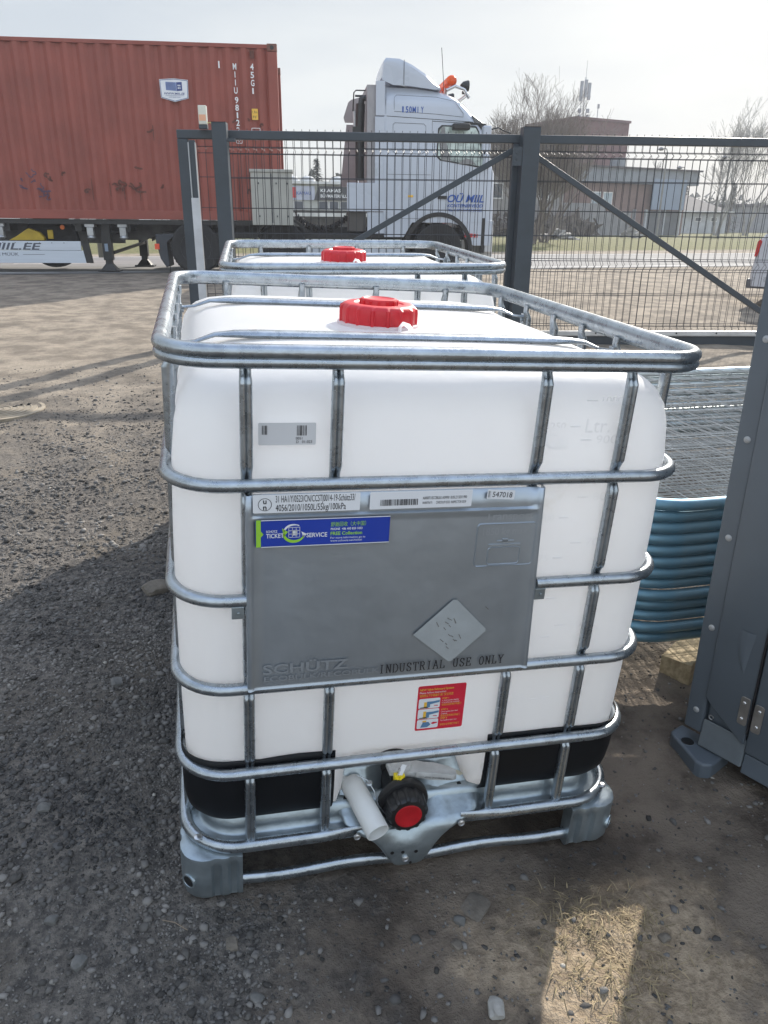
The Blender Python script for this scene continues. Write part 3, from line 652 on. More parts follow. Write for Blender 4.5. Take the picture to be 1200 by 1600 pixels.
        for z, a, b, c in ((.4400, 'STEP 1', 'a. Pull handle slightly', 'b. Lift yellow clip completely'), (.4120, 'STEP 2', 'Check if yellow clip is lifted', 'completely'), (.3900, 'STEP 3', 'Turn handle to open valve', '')):
            q.text(a, (.5375, y, z), F, U, .0036, w=.014, mi=3, bold=True); q.text(b, (.5375, y, z-.0052), F, U, .0032, w=.036, mi=1)
            if c: q.text(c, (.5375, y, z-.0102), F, U, .0032, w=.038 if len(c) > 15 else .014, mi=1)
            q.text('轻轻拉动手柄打开阀门', (.5375, y, z-.0165), F, U, .0044, w=.042, mi=3)
    rs = sticker('instruction_sticker', .484, .587, .365, .4755, [st_red, st_white, st_white, st_yel, st_lb, st_grey], redl, y=yr, parent=root, r=.004)
    # --- black corner pads behind the lower rings
    def pad(xa, side, ztop, name='corner_pad'):
        q = MB(); zz = [.176, .183, .20, .22, .25, .29, .33, ztop]; 
        def pth(z):
            i = b_inset(z)-.0042; r = .080-i*.1; P = []
            x0, y0 = BX0+i-.006, BY0+i-.006
            for k in range(7): P.append((lerp(xa, x0+r, k/6), y0))
            for k in range(1, 11):
                a = math.pi*1.5-math.pi/2*k/10; P.append((x0+r+r*math.cos(a), y0+r+r*math.sin(a)))
            for k in range(1, 9): P.append((x0, lerp(y0+r, 1.0, k/8)))
            return [((x if side < 0 else 1-x), y, z) for x, y in P]
        rings = [pth(z) for z in zz]
        rings[-1] = [(x, y, z+.006*noise.noise(Vector((x*9, y*9, 0)))) for x, y, z in rings[-1]]
        top = [(x, y, z-.001) for x, y, z in pth(ztop+.001)]
        q.loft(rings, closed=False); return q.build(name, pad_m, root, smooth=60, solid=.003)
    pad(.318, -1, .342); pad(.352, 1, .336)
    # --- pallet
    q = MB(); tr = [(-.012, .124), (-.008, .128), (-.040, .131), (-.047, .136), (-.0495, .148), (-.052, .168), (-.060, .174), (-.072, .177), (-.083, .172), (-.090, .166), (-.098, .150), (-.14, .145), (-.42, .143)]
    q.sweep(rrect(0, 1, 0, 1.2, .125, 12, 2, 2), tr, closed_prof=False, closed=True); q.build('pallet_tray', galv_sheet, root, smooth=55, solid=.002)
    fr = rrect(.013, .987, .013, 1.187, .115, 10, 2, 2); fr = [p for p in fr if not (p[1] < .02 and .13 < p[0] < .87)]
    k = next(i for i, p in enumerate(fr) if p[1] < .02 and p[0] > .8); fr = fr[k:]+fr[:k]
    ext = [(.600, .008, 0, -1), (.640, .010, 0, -1), (.70, .013, 0, -1)]; ext2 = [(.30, .013, 0, -1), (.34, .010, 0, -1), (.378, .008, 0, -1)]
    q = MB(); P = ext+fr+ext2; rings = []
    for i, (x, y, nx, ny) in enumerate(P):
        e = 1 if (i in (0, len(P)-1)) else (.6 if i in (1, len(P)-2) else 0); zc = .131+(.004*e)
        rings.append([(x+nx*a, y+ny*a, zc+b) for a, b in oval(lerp(.0125, .003, e), lerp(.0140, .0145, e), 12)])
    q.loft(rings, cap0=True, cap1=True); q.build('pallet_frame', galv, root, smooth=60)
    q = MB(); bp_ = rrect(.025, .975, .025, 1.175, .10, 8, 18, 12)
    q.sweep([(x, y, nx, ny) for x, y, nx, ny in bp_], oval(.0115, .0140, 12, .029), closed=True)
    q.v = [(x, y, z+.004*math.sin(x*21+y*9)) for x, y, z in q.v]; q.build('pallet_skid', galv, root, smooth=60)
    # feet
    def corner(cx, cy, sx, sy):
        q = MB(); P = []; r = .055; Lg = .128
        half = [(.128, 0), (.121, 0), (.116, -.010), (.104, -.011), (.098, 0), (.086, 0), (.081, -.008), (.070, -.009), (.064, 0)]
        base = [(x, 0, 0, -1) for x, _ in half]; fls = [f for _, f in half]
        for k in range(9):
            a = math.pi*1.5-math.pi/2*k/8; base.append((r+r*math.cos(a), r+r*math.sin(a), math.cos(a), math.sin(a))); fls.append(-.002 if k in (2, 6) else 0)
        base += [(0, x, -1, 0) for x, _ in half[::-1]]; fls += [f for _, f in half[::-1]]
        def fl(i): return fls[i]
        for z, o_ in ((.0, -.020), (.004, -.010), (.012, -.005), (.05, -.003), (.088, -.003), (.100, -.003), (.108, -.002), (.114, -.003), (.118, -.014)):
            ring = []
            for i, (x, y, nx, ny) in enumerate(base):
                f = fl(i)*(1 if .01 < z < .1 else .3)+o_; ring.append((x+nx*f, y+ny*f))
            ring += [(.02+.0, Lg), (.022, .05), (.05, .022), (Lg, .02)] if False else [(.04, Lg), (.055, .065), (.065, .055), (Lg, .04)]
            P.append([(cx+sx*x, cy+sy*y, z) for x, y in ring])
        q.loft(P, cap0=True, cap1=True); f = q.build('corner_foot', galv_sheet, root, smooth=45)
        a = math.pi*1.25; c = Vector((cx+sx*(.0243), cy+sy*.0243, .050)); d = Vector((-sx*.7071, -sy*.7071, 0)); u = Vector((-d.y, d.x, 0))
        def ringp(rr, off): return [tuple(c+d*(off)+u*math.cos(t)*rr+Vector((0, 0, 1))*math.sin(t)*rr) for t in [2*math.pi*j/20 for j in range(20)]]
        q = MB(); q.loft([ringp(.017, .004), ringp(.0165, .0108), ringp(.0135, .0112), ringp(.013, .0098)]); q.build('hole_collar', galv_sheet, f, smooth=30)
        q = MB(); q.add(ringp(.0133, .0100), [tuple(range(20))]); q.build('hole', dark, f)
        q = MB(); q.lathe([(.0085, .0), (.0085, .003), (.006, .0045), (.0, .0045)], (cx+sx*.040, cy+sy*.040, .1425), n=14, cap0=False, cap1=False); q.build('screw', screw_m, f, smooth=40)
    corner(0, 0, 1, 1); corner(1, 0, -1, 1); corner(0, 1.2, 1, -1); corner(1, 1.2, -1, -1)
    for x in (0., 1.):
        s_ = 1 if x == 0 else -1; q = MB(); rings = []
        for z, o_ in ((0, .02), (.01, .006), (.09, .002), (.105, 0), (.112, .012)):
            rings.append([(x+s_*(o_+d), y, z) for y, d in ((.53, .03), (.54, 0), (.56, 0), (.57, .01), (.585, .01), (.595, 0), (.605, 0), (.615, .01), (.63, .01), (.64, 0), (.66, 0), (.67, .03))])
        q.loft(rings, cap0=True, cap1=True); q.build('middle_foot', galv_sheet, root, smooth=40)
    # --- pressed bracket below the valve
    q = MB(); rows = [(.236, .106, .352, .596), (.222, .100, .342, .622), (.190, .085, .335, .640), (.170, .066, .332, .655), (.154, .040, .334, .655), (.143, .016, .345, .645), (.137, .004, .358, .620), (.128, -.002, .372, .597), (.118, -.004, .392, .578), (.100, -.004, .410, .560), (.08, -.004, .424, .546), (.06, -.004, .436, .535), (.045, -.003, .444, .527), (.034, -.001, .452, .519), (.026, .003, .463, .508), (.024, .008, .47, .50)]
    rings = []
    for z, y, xl, xr in rows:
        row = []
        for i in range(33):
            t = i/32; x = lerp(xl, xr, t); ch = .034*math.exp(-((x-.474)/.040)**2)*sstep(z, .085, .15)
            rib = -.007*math.exp(-((x-.395)/.014)**2)*sstep(z, .11, .15)-.007*math.exp(-((x-.560)/.016)**2)*sstep(z, .11, .15)
            edge = .006*(max(0, abs(t-.5)*2-.9)/.1)
            row.append((x, y+ch+rib+edge-.004*math.exp(-((z-.1)/.02)**2)*math.exp(-((x-.48)/.03)**2), z-(.02*ch/.034 if z > .14 else 0)))
        rings.append(row)
    q.loft(rings, closed=False); br = q.build('valve_bracket', galv_sheet, root, smooth=70, solid=.0025)
    q = MB()
    for x, z, s_ in ((.446, .074, .0042), (.470, .072, .004), (.500, .069, .0042), (.490, .036, .0033)):
        q.lathe([(s_, -.0002), (s_, .0006)], (x, -.0066 if z > .05 else -.0045, z), 'y', 12)
    for x, z, y in ((.352, .176, .064), (.612, .176, .066)):
        q.lathe([(.0048, -.002), (.0048, .002)], (x, y, z), 'y', 12)
    q.build('drain_hole', dark, br)
    for x, z, y in ((.477, .052, -.0065), (.366, .134, -.006), (.598, .133, -.006)):
        q = MB(); q.lathe([(.0080, 0), (.0075, -.003), (.005, -.0042), (.0045, -.0030), (0, -.003)], (x, y+.001, z), 'y', 14, cap0=False, cap1=False); q.build('rivet', screw_m, br, smooth=40)
    q = MB(); q.add([(.592, .0885, .196), (.600, .0880, .202), (.618, .0830, .196), (.626, .0800, .190), (.618, .0800, .186), (.605, .0840, .188), (.596, .0860, .190)], [tuple(range(7))]); q.build('torn_label', mat('torn_label_paper', (.45, .42, .30), rough=.8, col2=(.62, .60, .52), vs=60), br, solid=.0008)
    # --- outlet valve
    vx, vz = .474, .177
    q = MB(); q.lathe([(.052, .155), (.052, .128), (.047, .124), (.047, .112), (.036, .108), (.034, .06), (.036, .055), (.040, .050), (.0535, .047), (.0555, .044), (.0555, .032), (.0535, .029), (.040, .027)], (vx, 0, vz), 'y', 36)
    q.box(vx-.020, vx+.020, .052, .098, vz+.015, vz+.034); q.lathe([(.021, .02), (.021, .040), (.017, .043)], (vx, .078, vz), 'z', 20)
    valve = q.build('outlet_valve', valve_m, root, smooth=40)
    q = MB(); rings = []
    for y, r, rib in ((.030, .043, 0), (.024, .0445, 1), (.004, .0435, 1), (-.005, .042, 1), (-.010, .038, 1), (-.011, .033, 0)):
        rings.append([(vx+math.cos(a)*(r+(.0028 if rib and j % 8 < 3 else 0)), y, vz+math.sin(a)*(r+(.0028 if rib and j % 8 < 3 else 0))) for j, a in [(j, 2*math.pi*j/96) for j in range(96)]])
    q.loft(rings, cap0=True, cap1=True); vc = q.build('dust_cap', valve_m, valve, smooth=35)
    q = MB(); q.lathe([(.0295, -.006), (.0295, -.0115), (.0275, -.0125), (.024, -.0118), (0, -.0130)], (vx, 0, vz), 'y', 32, cap0=False, cap1=False); q.build('cap_disc', valve_red, valve, smooth=40)
    q = MB(); hx, hy, hz = vx, .078, vz+.044
    q.lathe([(.024, 0), (.025, .004), (.025, .018), (.021, .022), (0, .022)], (hx, hy, hz), 'z', 24, cap1=False)
    out_ = [(.0, .022), (.03, .018), (.055, .006), (.075, .004), (.110, -.010), (.122, -.022), (.120, -.036), (.112, -.040), (.06, -.036), (.03, -.026), (.0, -.022), (-.028, -.018), (-.030, .012)]
    q.prism(out_, 0, 1, lambda a, b, t: (hx+a, hy+b, hz+.003+(.016 if a > .05 else .014)*t-a*.10))
    q.bar((hx+.028, hy-.030, hz+.013), (hx+.112, hy-.043, hz+.004), .004, .016); hd = q.build('handle', handle_m, valve, smooth=40, bevel=.0018)
    q = MB(); q.text('1213 #0563 2ND3BI0/80 EV31', (hx+.034, hy-.0335, hz+.0065), (.105, -.0163, -.0112), (0, 0, 1), .0045, w=.072); q.build('handle_lettering', black_ink, valve)
    q = MB(); q.box(hx-.020, hx+.003, hy-.034, hy-.020, hz-.016, hz+.016); q.box(hx-.016, hx-.001, hy-.037, hy-.030, hz-.022, hz+.012); q.box(hx-.011, hx-.006, hy-.040, hy-.034, hz-.01, hz+.02); q.build('safety_clip', yel_clip, valve, bevel=.0015)
    q = MB(); q.add([(hx-.014, hy-.030, hz+.016), (hx-.004, hy-.034, hz+.018), (hx+.008, hy-.024, hz+.036), (hx-.002, hy-.020, hz+.036)], [(0, 1, 2, 3)], 0); q.text('23ECZR', (hx-.0125, hy-.0325, hz+.0165), (.010, .009, .018), (-.6, .3, .5), .006, w=.016, mi=1); q.build('clip_tag', [st_white, black_ink], valve)
    # --- loose milky tube beside the valve
    a = Vector((.366, .094, .198)); b = Vector((.404, -.032, .164)); d = (b-a).normalized(); u = d.cross(Vector((0, 0, 1))).normalized(); v_ = d.cross(u)
    def ringt(r, t): return [tuple(a+d*t+u*math.cos(k)*r+v_*math.sin(k)*r) for k in [2*math.pi*j/28 for j in range(28)]]
    ln = (b-a).length; q = MB(); q.loft([ringt(.001, 0), ringt(.019, 0), ringt(.0245, .006), ringt(.0255, .03), ringt(.0245, .034), ringt(.0250, ln-.002), ringt(.0245, ln), ringt(.0225, ln), ringt(.0220, ln-.01), ringt(.0205, .02), ringt(.001, .018)])
    q.lathe([(.022, -.004), (.022, .012)], (.350, .085, .190), 'y', 20); q.build('spare_tube', milk, root, smooth=40)
    q = MB(); q.tube([(.372, .055, .245), (.392, .045, .238), (.405, .03, .222), (.412, .02, .200), (.414, .02, .188), (.430, .018, .165)], .0014, 6); q.lathe([(.006, -.003), (.008, .0), (.006, .003)], (.397, .040, .232), 'z', 12); q.build('retaining_wire', galv, root, smooth=50)
    return root
def pose(R3, o): return Matrix(((R3[0][0], R3[0][1], R3[0][2], o[0]), (R3[1][0], R3[1][1], R3[1][2], o[1]), (R3[2][0], R3[2][1], R3[2][2], o[2]), (0, 0, 0, 1)))
tank1 = make_tank(pose(((.99903, .0014, .04394), (0, .99949, -.03196), (-.04396, .03193, .99852)), (-.134, 1.2218, .0433)), 'front caged white tank with grey plate, red sticker and red valve cap')
tank2 = copy_tree(tank1); tank2.matrix_world = Matrix.Translation((.063, 2.643, .084))@Matrix.Rotation(-.062, 4, 'Z')@Matrix.Rotation(.038, 4, 'X')
tank2['label'] = 'rear caged white tank, mostly hidden behind the front one and before the gate'
# ================================================================ GATE, POSTS, FENCE
GA = R(-10.3)
GM = Matrix(((math.cos(GA), -math.sin(GA), 0, 2.94), (math.sin(GA), math.cos(GA), 0, 7.323), (0, 0, 1, 0), (0, 0, 0, 1)))
gate = empty('sliding_gate', label='dark grey sliding gate with wire mesh, diagonal braces and toothed rail', cat='gate', mtx=GM)
q = MB(); q.box(-3.09, 4.6, 0, .08, 2.062, 2.135); q.build('top_beam', anthra, gate, bevel=.006)
q = MB(); q.box(-3.09, -2.995, .0, .08, .30, 2.060); q.build('end_stile', anthra, gate, bevel=.006)
q = MB(); q.box(-2.985, -2.935, .005, .06, .32, 2.05); q.build('inner_stile', anthra, gate)
q = MB(); q.box(.02, .10, .0, .08, .37, 2.060); q.build('middle_stile', anthra, gate, bevel=.006)
q = MB(); q.box(-3.09, 4.6, -.01, .10, .165, .322); q.build('bottom_beam', anthra, gate, bevel=.008)
rail_m = mat('zinc_rack', (.55, .56, .57), rough=.4, metal=.6, var=.1)
q = MB(); q.box(-3.0, 4.6, -.045, -.012, .302, .345)
for k in range(300): q.box(.0+k*.015, .008+k*.015, -.040, -.016, .294, .303)
rk = q.build('toothed_rack', rail_m, gate)
q = MB()
for k in range(16): q.lathe([(.009, -.001), (.009, .004)], (-2.8+k*.42, -.048, .325), 'y', 8)
q.build('rack_bolt', dark, rk)
for a, b in (((.02, .04, 2.0), (-2.90, .04, .40)), ((.24, .04, 1.96), (3.05, .04, .34))):
    q = MB(); q.bar(a, b, .045, .052, up=(0, 0, 1)); q.build('diagonal_brace', anthra, gate, bevel=.004)
def mesh_panel(name, u0, u1, v, zbot, ztop, parent, bends, dbl=.0026, step=.0735, ph=0.):
    q = MB(); x = u0+ph
    while x < u1:
        P = [(x, v, zbot)]
        for z0, z1 in bends: P += [(x, v, z0), (x+.012, v-.032, (z0+z1)/2), (x, v, z1)]
        P.append((x, v, ztop)); q.tube(P, .0026, 4); x += step
    hs = []
    for z0, z1 in bends: hs += [z0, z1]
    for z in hs: q.tube([(u0, v-.003, z), (u1, v-.003, z)], .0030, 4)
    for z in (.10, .386, .689, 1.25, 1.477, 1.744):
        if z > zbot: q.tube([(u0, v-.003, z), (u1, v-.003, z)], .0030, 4)
    return q.build(name, wire_m, parent)
wire_m = mat('wire_powder_coat', (.030, .033, .040), rough=.5, var=.1)
mesh_panel('mesh_panel', -2.92, 4.5, .055, .32, 2.06, gate, [(.916, 1.019), (1.948, 2.003)])
q = MB(); q.box(-2.996, -2.986, -.004, .03, .40, 2.03); q.box(-2.934, -2.928, -.002, .05, .3, 2.03); q.build('seal_profile', mat('light_alu_profile', (.42, .44, .46), rough=.4, metal=.5), gate)
q = MB(); q.box(-3.000, -2.925, -.006, -.002, .15, 1.56); q.build('white_cover_strip', mat('white_cover', (.55, .57, .60), rough=.5), gate, bevel=.001)
# fixed fence that the gate slides past
fence = empty('wire_fence', label='fixed dark wire mesh fence with pointed tops standing behind the gate', cat='fence', mtx=GM@Matrix.Translation((0, .24, 0)))
mesh_panel('mesh_panel', -2.80, 5.5, .0, .17, 2.175, fence, [(.30, .36), (.93, 1.03), (1.955, 2.01)], ph=.03)
for u in (4.9,):
    q = MB(); q.box(u-.03, u+.03, .006, .046, .1, 2.16); q.build('post', anthra, fence, bevel=.003)
def post(u0, u1, d0, d1, zt, lab, lug=False):
    t = empty('gate_post', label=lab, cat='post', mtx=GM, group='square steel gate posts')
    q = MB(); q.box(u0, u1, d0, d1, .05, zt); q.build('column', anthra, t, bevel=.005)
    q = MB(); q.box(u0-.0, u1+.0, d0+.0, d1-.0, zt+.001, zt+.006); q.build('end_cap', dark, t)
    q = MB(); q.box(u0-.07, u1+.07, d0-.06, d1+.06, .10, .155); q.build('base_plate', anthra, t, bevel=.003)
    if lug:
        q = MB(); q.box(u0-.09, u0-.001, d0+.01, d0+.02, 1.86, 2.02); q.lathe([(.012, -.006), (.012, .004)], (u0-.045, d0+.01, 1.97), 'y', 8); q.lathe([(.012, -.006), (.012, .004)], (u0-.045, d0+.01, 1.92), 'y', 8); q.build('bolted_lug', anthra, t)
    else:
        q = MB(); q.box(u1+.001, u1+.07, d0+.02, d0+.08, 2.03, 2.055); q.build('guide_bracket', anthra, t)
    return t
post(-2.745, -2.615, -.17, -.04, 2.18, 'slimmer dark steel gate post near the warning lamp at the left end')
post(.075, .232, -.17, -.01, 2.18, 'thick dark steel post in the middle of the gate, to the right of the truck', True)
lamp = empty('warning_lamp', label='small clear and orange warning lamp on the left end of the gate beam', cat='lamp', mtx=GM@Matrix.Translation((-2.835, -.03, 2.137)))
q = MB(); q.box(-.038, .038, -.035, .035, .0, .035); q.build('lamp_base', anthra, lamp, bevel=.004)
q = MB(); q.box(-.036, .036, -.033, .033, .036, .19); ll = q.build('lamp_housing', mat('clear_lamp_plastic', (.70, .71, .66), rough=.25, var=.05, trans=.3), lamp, bevel=.006)
q = MB(); q.box(-.030, .030, -.0345, -.030, .065, .115); q.build('orange_insert', mat('pale_orange_lens', (.80, .42, .26), rough=.4), ll)
q = MB(); q.tube([(.03, 0, .05), (.065, 0, .055), (.08, .01, .02)], .005, 6); q.build('cable', mat('yellow_cable', (.55, .5, .2), rough=.5), lamp)

# ================================================================ CABINET AT THE RIGHT
KA = math.atan2(-.9058, .4237)
KM = Matrix(((math.cos(KA), math.sin(KA)*1, 0, 1.222), (math.sin(KA), -math.cos(KA)*1, 0, 1.497), (0, 0, 1, 0), (0, 0, 0, 1)))
# local +x runs along the face towards the viewer, local -y points out of the face ; (x, y) -> x*u + y*inward
ui, vi = Vector((.4237, -.9058, 0)), Vector((.9058, .4237, 0))
KM = Matrix(((ui.x, vi.x, 0, 1.222), (ui.y, vi.y, 0, 1.497), (0, 0, 1, 0), (0, 0, 0, 1)))
cab_m = mat('cabinet_grey_plastic', (.090, .110, .132), rough=.42, var=.07, vs=4, bump=.10, bs=700)
cab_l = mat('cabinet_light_grey_sill', (.12, .14, .155), rough=.6, var=.1, vs=9, bump=.2, bs=300)
cabn = empty('storage_cabinet', label='tall dark blue-grey cabinet with riveted corner post cut by the right edge', cat='cabinet', mtx=KM)
q = MB(); q.box(-.003, .048, .0, .05, .075, 1.95); q.build('corner_post', cab_m, cabn, bevel=.006, seg=3)
q = MB(); q.box(.050, 1.15, .014, .62, .06, 1.95); q.build('shell', cab_m, cabn, bevel=.006)
def leaf(u0, u1, zb, name):
    q = MB(); poly = [(u0, zb+.085), (u0+.012, zb+.072), (u1-.004, zb), (u1, zb+.004), (u1, 1.93), (u0, 1.93)] if name == 'narrow_panel' else [(u0, zb), (u1, zb), (u1, 1.93), (u0, 1.93)]
    q.prism(poly, -.008, .012, lambda a, b, t: (a, t, b)); return q.build(name, cab_m, cabn, bevel=.004, seg=3, smooth=30)
pn = leaf(.047, .1655, .112, 'narrow_panel'); dr = leaf(.1715, .95, .094, 'door')
# lens shaped dent pressed in the panel
q = MB(); rings = []
for i in range(17):
    z = lerp(.31, .43, i/16); w_ = .020*math.sin(math.pi*min(1, i/16*.55+.0))**.9+.0005; rings.append([(.142-w_*2+.012*(i/16-1)+t*w_*2, -.0085-.0045*math.sin(math.pi*t)*min(1, w_/.012), z) for t in np.linspace(0, 1, 9)])
q.loft(rings, closed=False); q.build('pressed_ridge', cab_m, pn, smooth=80)
q = MB(); q.prism([(0, .044), (0, .118), (.014, .127)][:2]+[(-.006, .128), (-.016, .044)], .049, .170, lambda a, b, t: (t, a+.006, b)); q.build('sill', cab_l, cabn, bevel=.004)
q = MB(); q.prism([(0, .030), (0, .088), (-.008, .088), (-.014, .030)], .1715, .95, lambda a, b, t: (t, a+.006, b)); q.build('sill', cab_m, cabn, bevel=.003)
hm = mat('hinge_steel', (.40, .38, .36), rough=.42, metal=.85, var=.1, vs=30)
for pr_, u0, u1, z0 in ((pn, .138, .1625, .170), (dr, .1745, .199, .165)):
    q = MB(); pth = rrect(u0, u1, z0, z0+.082, .006, 4); q.prism([(a, b) for a, b, _, _ in pth], -.0115, -.0085, lambda a, b, t: (a, t, b))
    h = q.build('hinge', hm, pr_, bevel=.0007)
q = MB()
for u, z in ((.1485, .235), (.1485, .188), (.1885, .230), (.1885, .183)): q.lathe([(.0045, 0), (.0045, -.0015), (.003, -.003), (0, -.003)], (u, -.0115, z), 'y', 12, cap0=False, cap1=False)
q.build('hinge_screws', screw_m, pn, smooth=40)
q = MB(); q.tube([(.1685, -.010, .150), (.1685, -.010, 1.9)], .0028, 8); q.build('hinge_pin', dark, cabn)
for z in (1.134, .900, .648, .394, .140, 1.37, 1.6):
    q = MB(); q.lathe([(.0085, .001), (.0085, -.0008), (.0065, -.003), (.002, -.0038), (.0016, -.0026), (0, -.0026)], (.0245, 0, z), 'y', 20, cap0=False, cap1=False); q.build('blind_rivet', mat('rivet_grey', (.36, .37, .38), rough=.45, metal=.2, var=.05), cabn, smooth=40)
q = MB(); q.tube([(.0655+.006*math.cos(t), .006, .135+.006*math.sin(t)) for t in np.linspace(0, 5.4, 12)], .0018, 6); q.build('latch_ring', screw_m, cabn)
ft = MB(); poly = [(-.030, .045), (-.032, -.006), (-.018, -.020), (.080, -.070), (.100, -.070), (.118, -.050), (.118, .045)]
ft.prism(poly, .0, .062, lambda a, b, t: (a, b, t-.022)); foot = ft.build('foot', cab_m, cabn, bevel=.007, seg=3)
q = MB(); q.lathe([(.0185, .0400), (.0175, .0412), (.0165, .0404)], (.024, -.014, 0), 'z', 24, cap0=False, cap1=False); q.build('hole_collar', cab_m, foot, smooth=40)
q = MB(); q.lathe([(.0172, .0404), (.0172, .0408)], (.024, -.014, 0), 'z', 24); q.build('hole', dark, foot)

# ================================================================ STACK OF FENCE PANELS + TIMBER
tube_g = mat('weathered_zinc_tube', (.50, .55, .56), rough=.42, metal=.6, var=.25, vs=5, col3=(.36, .41, .43), s3=3)
tube_b = mat('zinc_tube_blue_tint', (.17, .42, .60), rough=.46, metal=.45, var=.2, vs=3.2, col2=(.26, .36, .40), stretch=(1.0, .5, .2))
wz = mat('zinc_wire', (.44, .44, .42), rough=.5, metal=.35, var=.25, vs=8, col3=(.34, .22, .14), s3=6, t3=.62)
NP = 13; PW, PD = 3.3, 1.92
frames = [None]
def make_panel(k):
    t = empty('mesh_fence_panel', cat='fence panel', group='mobile fence panels lying in a stack')
    q = MB(); pth = rrect(0, PW, 0, PD, .22, 8); q.tube([(x, y, 0) for x, y, _, _ in pth], .0185, 10, closed=True)
    for i_, f_ in enumerate(q.f):
        ym = sum(q.v[j][1] for j in f_)/len(f_); q.m[i_] = 0 if ym < .55 else 1
    q.build('tube_frame', [tube_b, tube_g], t, smooth=60)
    q = MB(); r_ = .0019
    x = .08
    while x < PW-.05: q.tube([(x, .004, .013), (x, PD-.004, .013)], r_, 4, caps=False); x += .13
    y = .10
    while y < PD-.03: q.tube([(.01, y, .017), (PW-.01, y, .017)], r_, 4, caps=False); y += .13
    q.build('wire_mesh', wz, t); return t
proto = make_panel(0)
side_names = ['lowest', 'second from the bottom', 'third from the bottom', 'fourth from the bottom', 'fifth from the bottom', 'sixth from the bottom', 'middle one', 'sixth from the top', 'fifth from the top', 'fourth from the top', 'third from the top', 'second from the top', 'topmost']
for k in range(NP):
    o = proto if k == 0 else copy_tree(proto)
    r_ = random.Random(k+3); o.location = (1.165+r_.uniform(-.010, .010), 1.845+r_.uniform(-.007, .007), .137+k*.0378); o.rotation_euler = (0.001*r_.uniform(-1, 1), 0, R(r_.uniform(-.35, .35)))
    o['label'] = 'blue-green framed mesh panel, %s in the stack beside the tank' % side_names[k]
ch = [c for c in o.children if c.name.startswith('tube_frame')][0]
def timber(x, y, ang, lx, ly, h, lab, z=None):
    q = MB(); q.box(0, lx, 0, ly, 0, h); o = q.build('timber_block', mat('sawn_timber', (.42, .33, .20), rough=.85, var=.2, vs=6, stretch=(1, 9, 9), bump=.3, bs=40, col2=(.55, .45, .29)), bevel=.002)
    o.location = (x, y, zg(x, y)-.006 if z is None else z); o.rotation_euler = (0, 0, ang); tag(o, lab, 'timber', 'timber bearers under the fence panels'); return o
timber(1.427, 1.763, R(35), .75, .098, .075, 'sawn timber block poking out from under the fence panel stack beside the cabinet foot', z=-.006)
timber(3.2, 2.2, R(85), 1.4, .098, .115, 'second timber bearer, under the far right end of the fence panel stack')
# ================================================================ CONTAINER, TRAILER, TRUCK  (frame: +x along the vehicles to the right, +y away, z up)
TA = R(-7.5)
TM = Matrix(((math.cos(TA), -math.sin(TA), 0, 1.65), (math.sin(TA), math.cos(TA), 0, 15.45), (0, 0, 1, 0), (0, 0, 0, 1)))
rust = mat('container_red_paint', (.255, .060, .042), rough=.55, var=.10, vs=1.2, col2=(.295, .073, .052), col3=(.18, .054, .042), s3=1.9, t3=.66, bump=.1, bs=12)
rust_d = mat('container_wear', (.12, .042, .030), rough=.8, var=.3, vs=20)
con = empty('shipping_container', label='red-brown high cube shipping container with white lettering, on the trailer', cat='container', mtx=TM)
CL = 12.19; CT, CB = 4.28, 1.36; CWd = 2.44
def wall(v_out, sign, name):
    q = MB(); per = .278; z0, z1 = CB+.155, CT-.075; xs_ = []; x = -CL+.17
    while x < -.19:
        for a, d in ((0, .006), (.070, .006), (.139, .052), (.209, .052)):
            if x+a < -.17: xs_.append((x+a, d))
        x += per
    xs_.append((-.165, .010))
    q.loft([[(x, v_out+sign*d, z) for x, d in xs_] for z in (z0, z1)], closed=False)
    return q.build(name, rust, con, smooth=20)
wall(0, 1, 'corrugated_side'); wall(CWd, -1, 'corrugated_side')
q = MB(); q.box(-.14, -.12, .05, CWd-.05, CB+.15, CT-.07); 
for k in range(9): q.box(-.12, -.10, .2+k*.25, .3+k*.25, CB+.2, CT-.1)
q.build('front_wall', rust, con)
q = MB(); q.box(-CL+.1, -.1, .02, CWd-.02, CT-.06, CT-.03)
for k in range(42): q.box(-CL+.35+k*.28, -CL+.5+k*.28, .06, CWd-.06, CT-.03, CT-.008)
q.build('roof', rust, con)
for v in (0, CWd-.06):
    q = MB(); q.box(-CL+.17, -.17, v, v+.06, CT-.075, CT-.012); q.build('top_rail', rust, con, bevel=.006)
    q = MB(); q.box(-CL+.17, -.17, v, v+.05, CB, CB+.155); q.build('bottom_rail', rust, con, bevel=.006)
    for u in (-.17, -CL):
        q = MB(); q.box(u, u+.17, v if v == 0 else CWd-.17, (v if v == 0 else CWd-.17)+.17, CB+.12, CT-.12); q.build('corner_column', rust, con, bevel=.01)
        for z in (CB-.004, CT-.118):
            q = MB(); vv = v if v == 0 else CWd-.165
            q.box(u-.004, u+.174, vv-.004, vv+.165, z, z+.122); c_ = q.build('corner_casting', mat('casting_worn', (.17, .07, .05), rough=.7, var=.3, vs=12), con, bevel=.01)
            q = MB(); q.lathe([(.035, -.0065), (.035, -.0045)], (u+.085, vv, z+.06), 'y', 14); q.build('casting_hole', dark, c_)
q = MB(); q.box(-CL, 0, .05, CWd-.05, CB+.01, CB+.10); q.build('floor_frame', dark, con)
lw = white_ink
def vtext(s_, x, ztop, h, step, w_, y=-.006, name='marking'):
    q = MB()
    for i, c in enumerate(s_):
        if c != ' ': q.text(c, (x, y, ztop-h-i*step), (1, 0, 0), (0, 0, 1), h, w=(w_ if c not in 'I1' else w_*(.22 if c == 'I' else .42)), align='c', bold=c not in 'I1')
    q.build(name, lw, con)
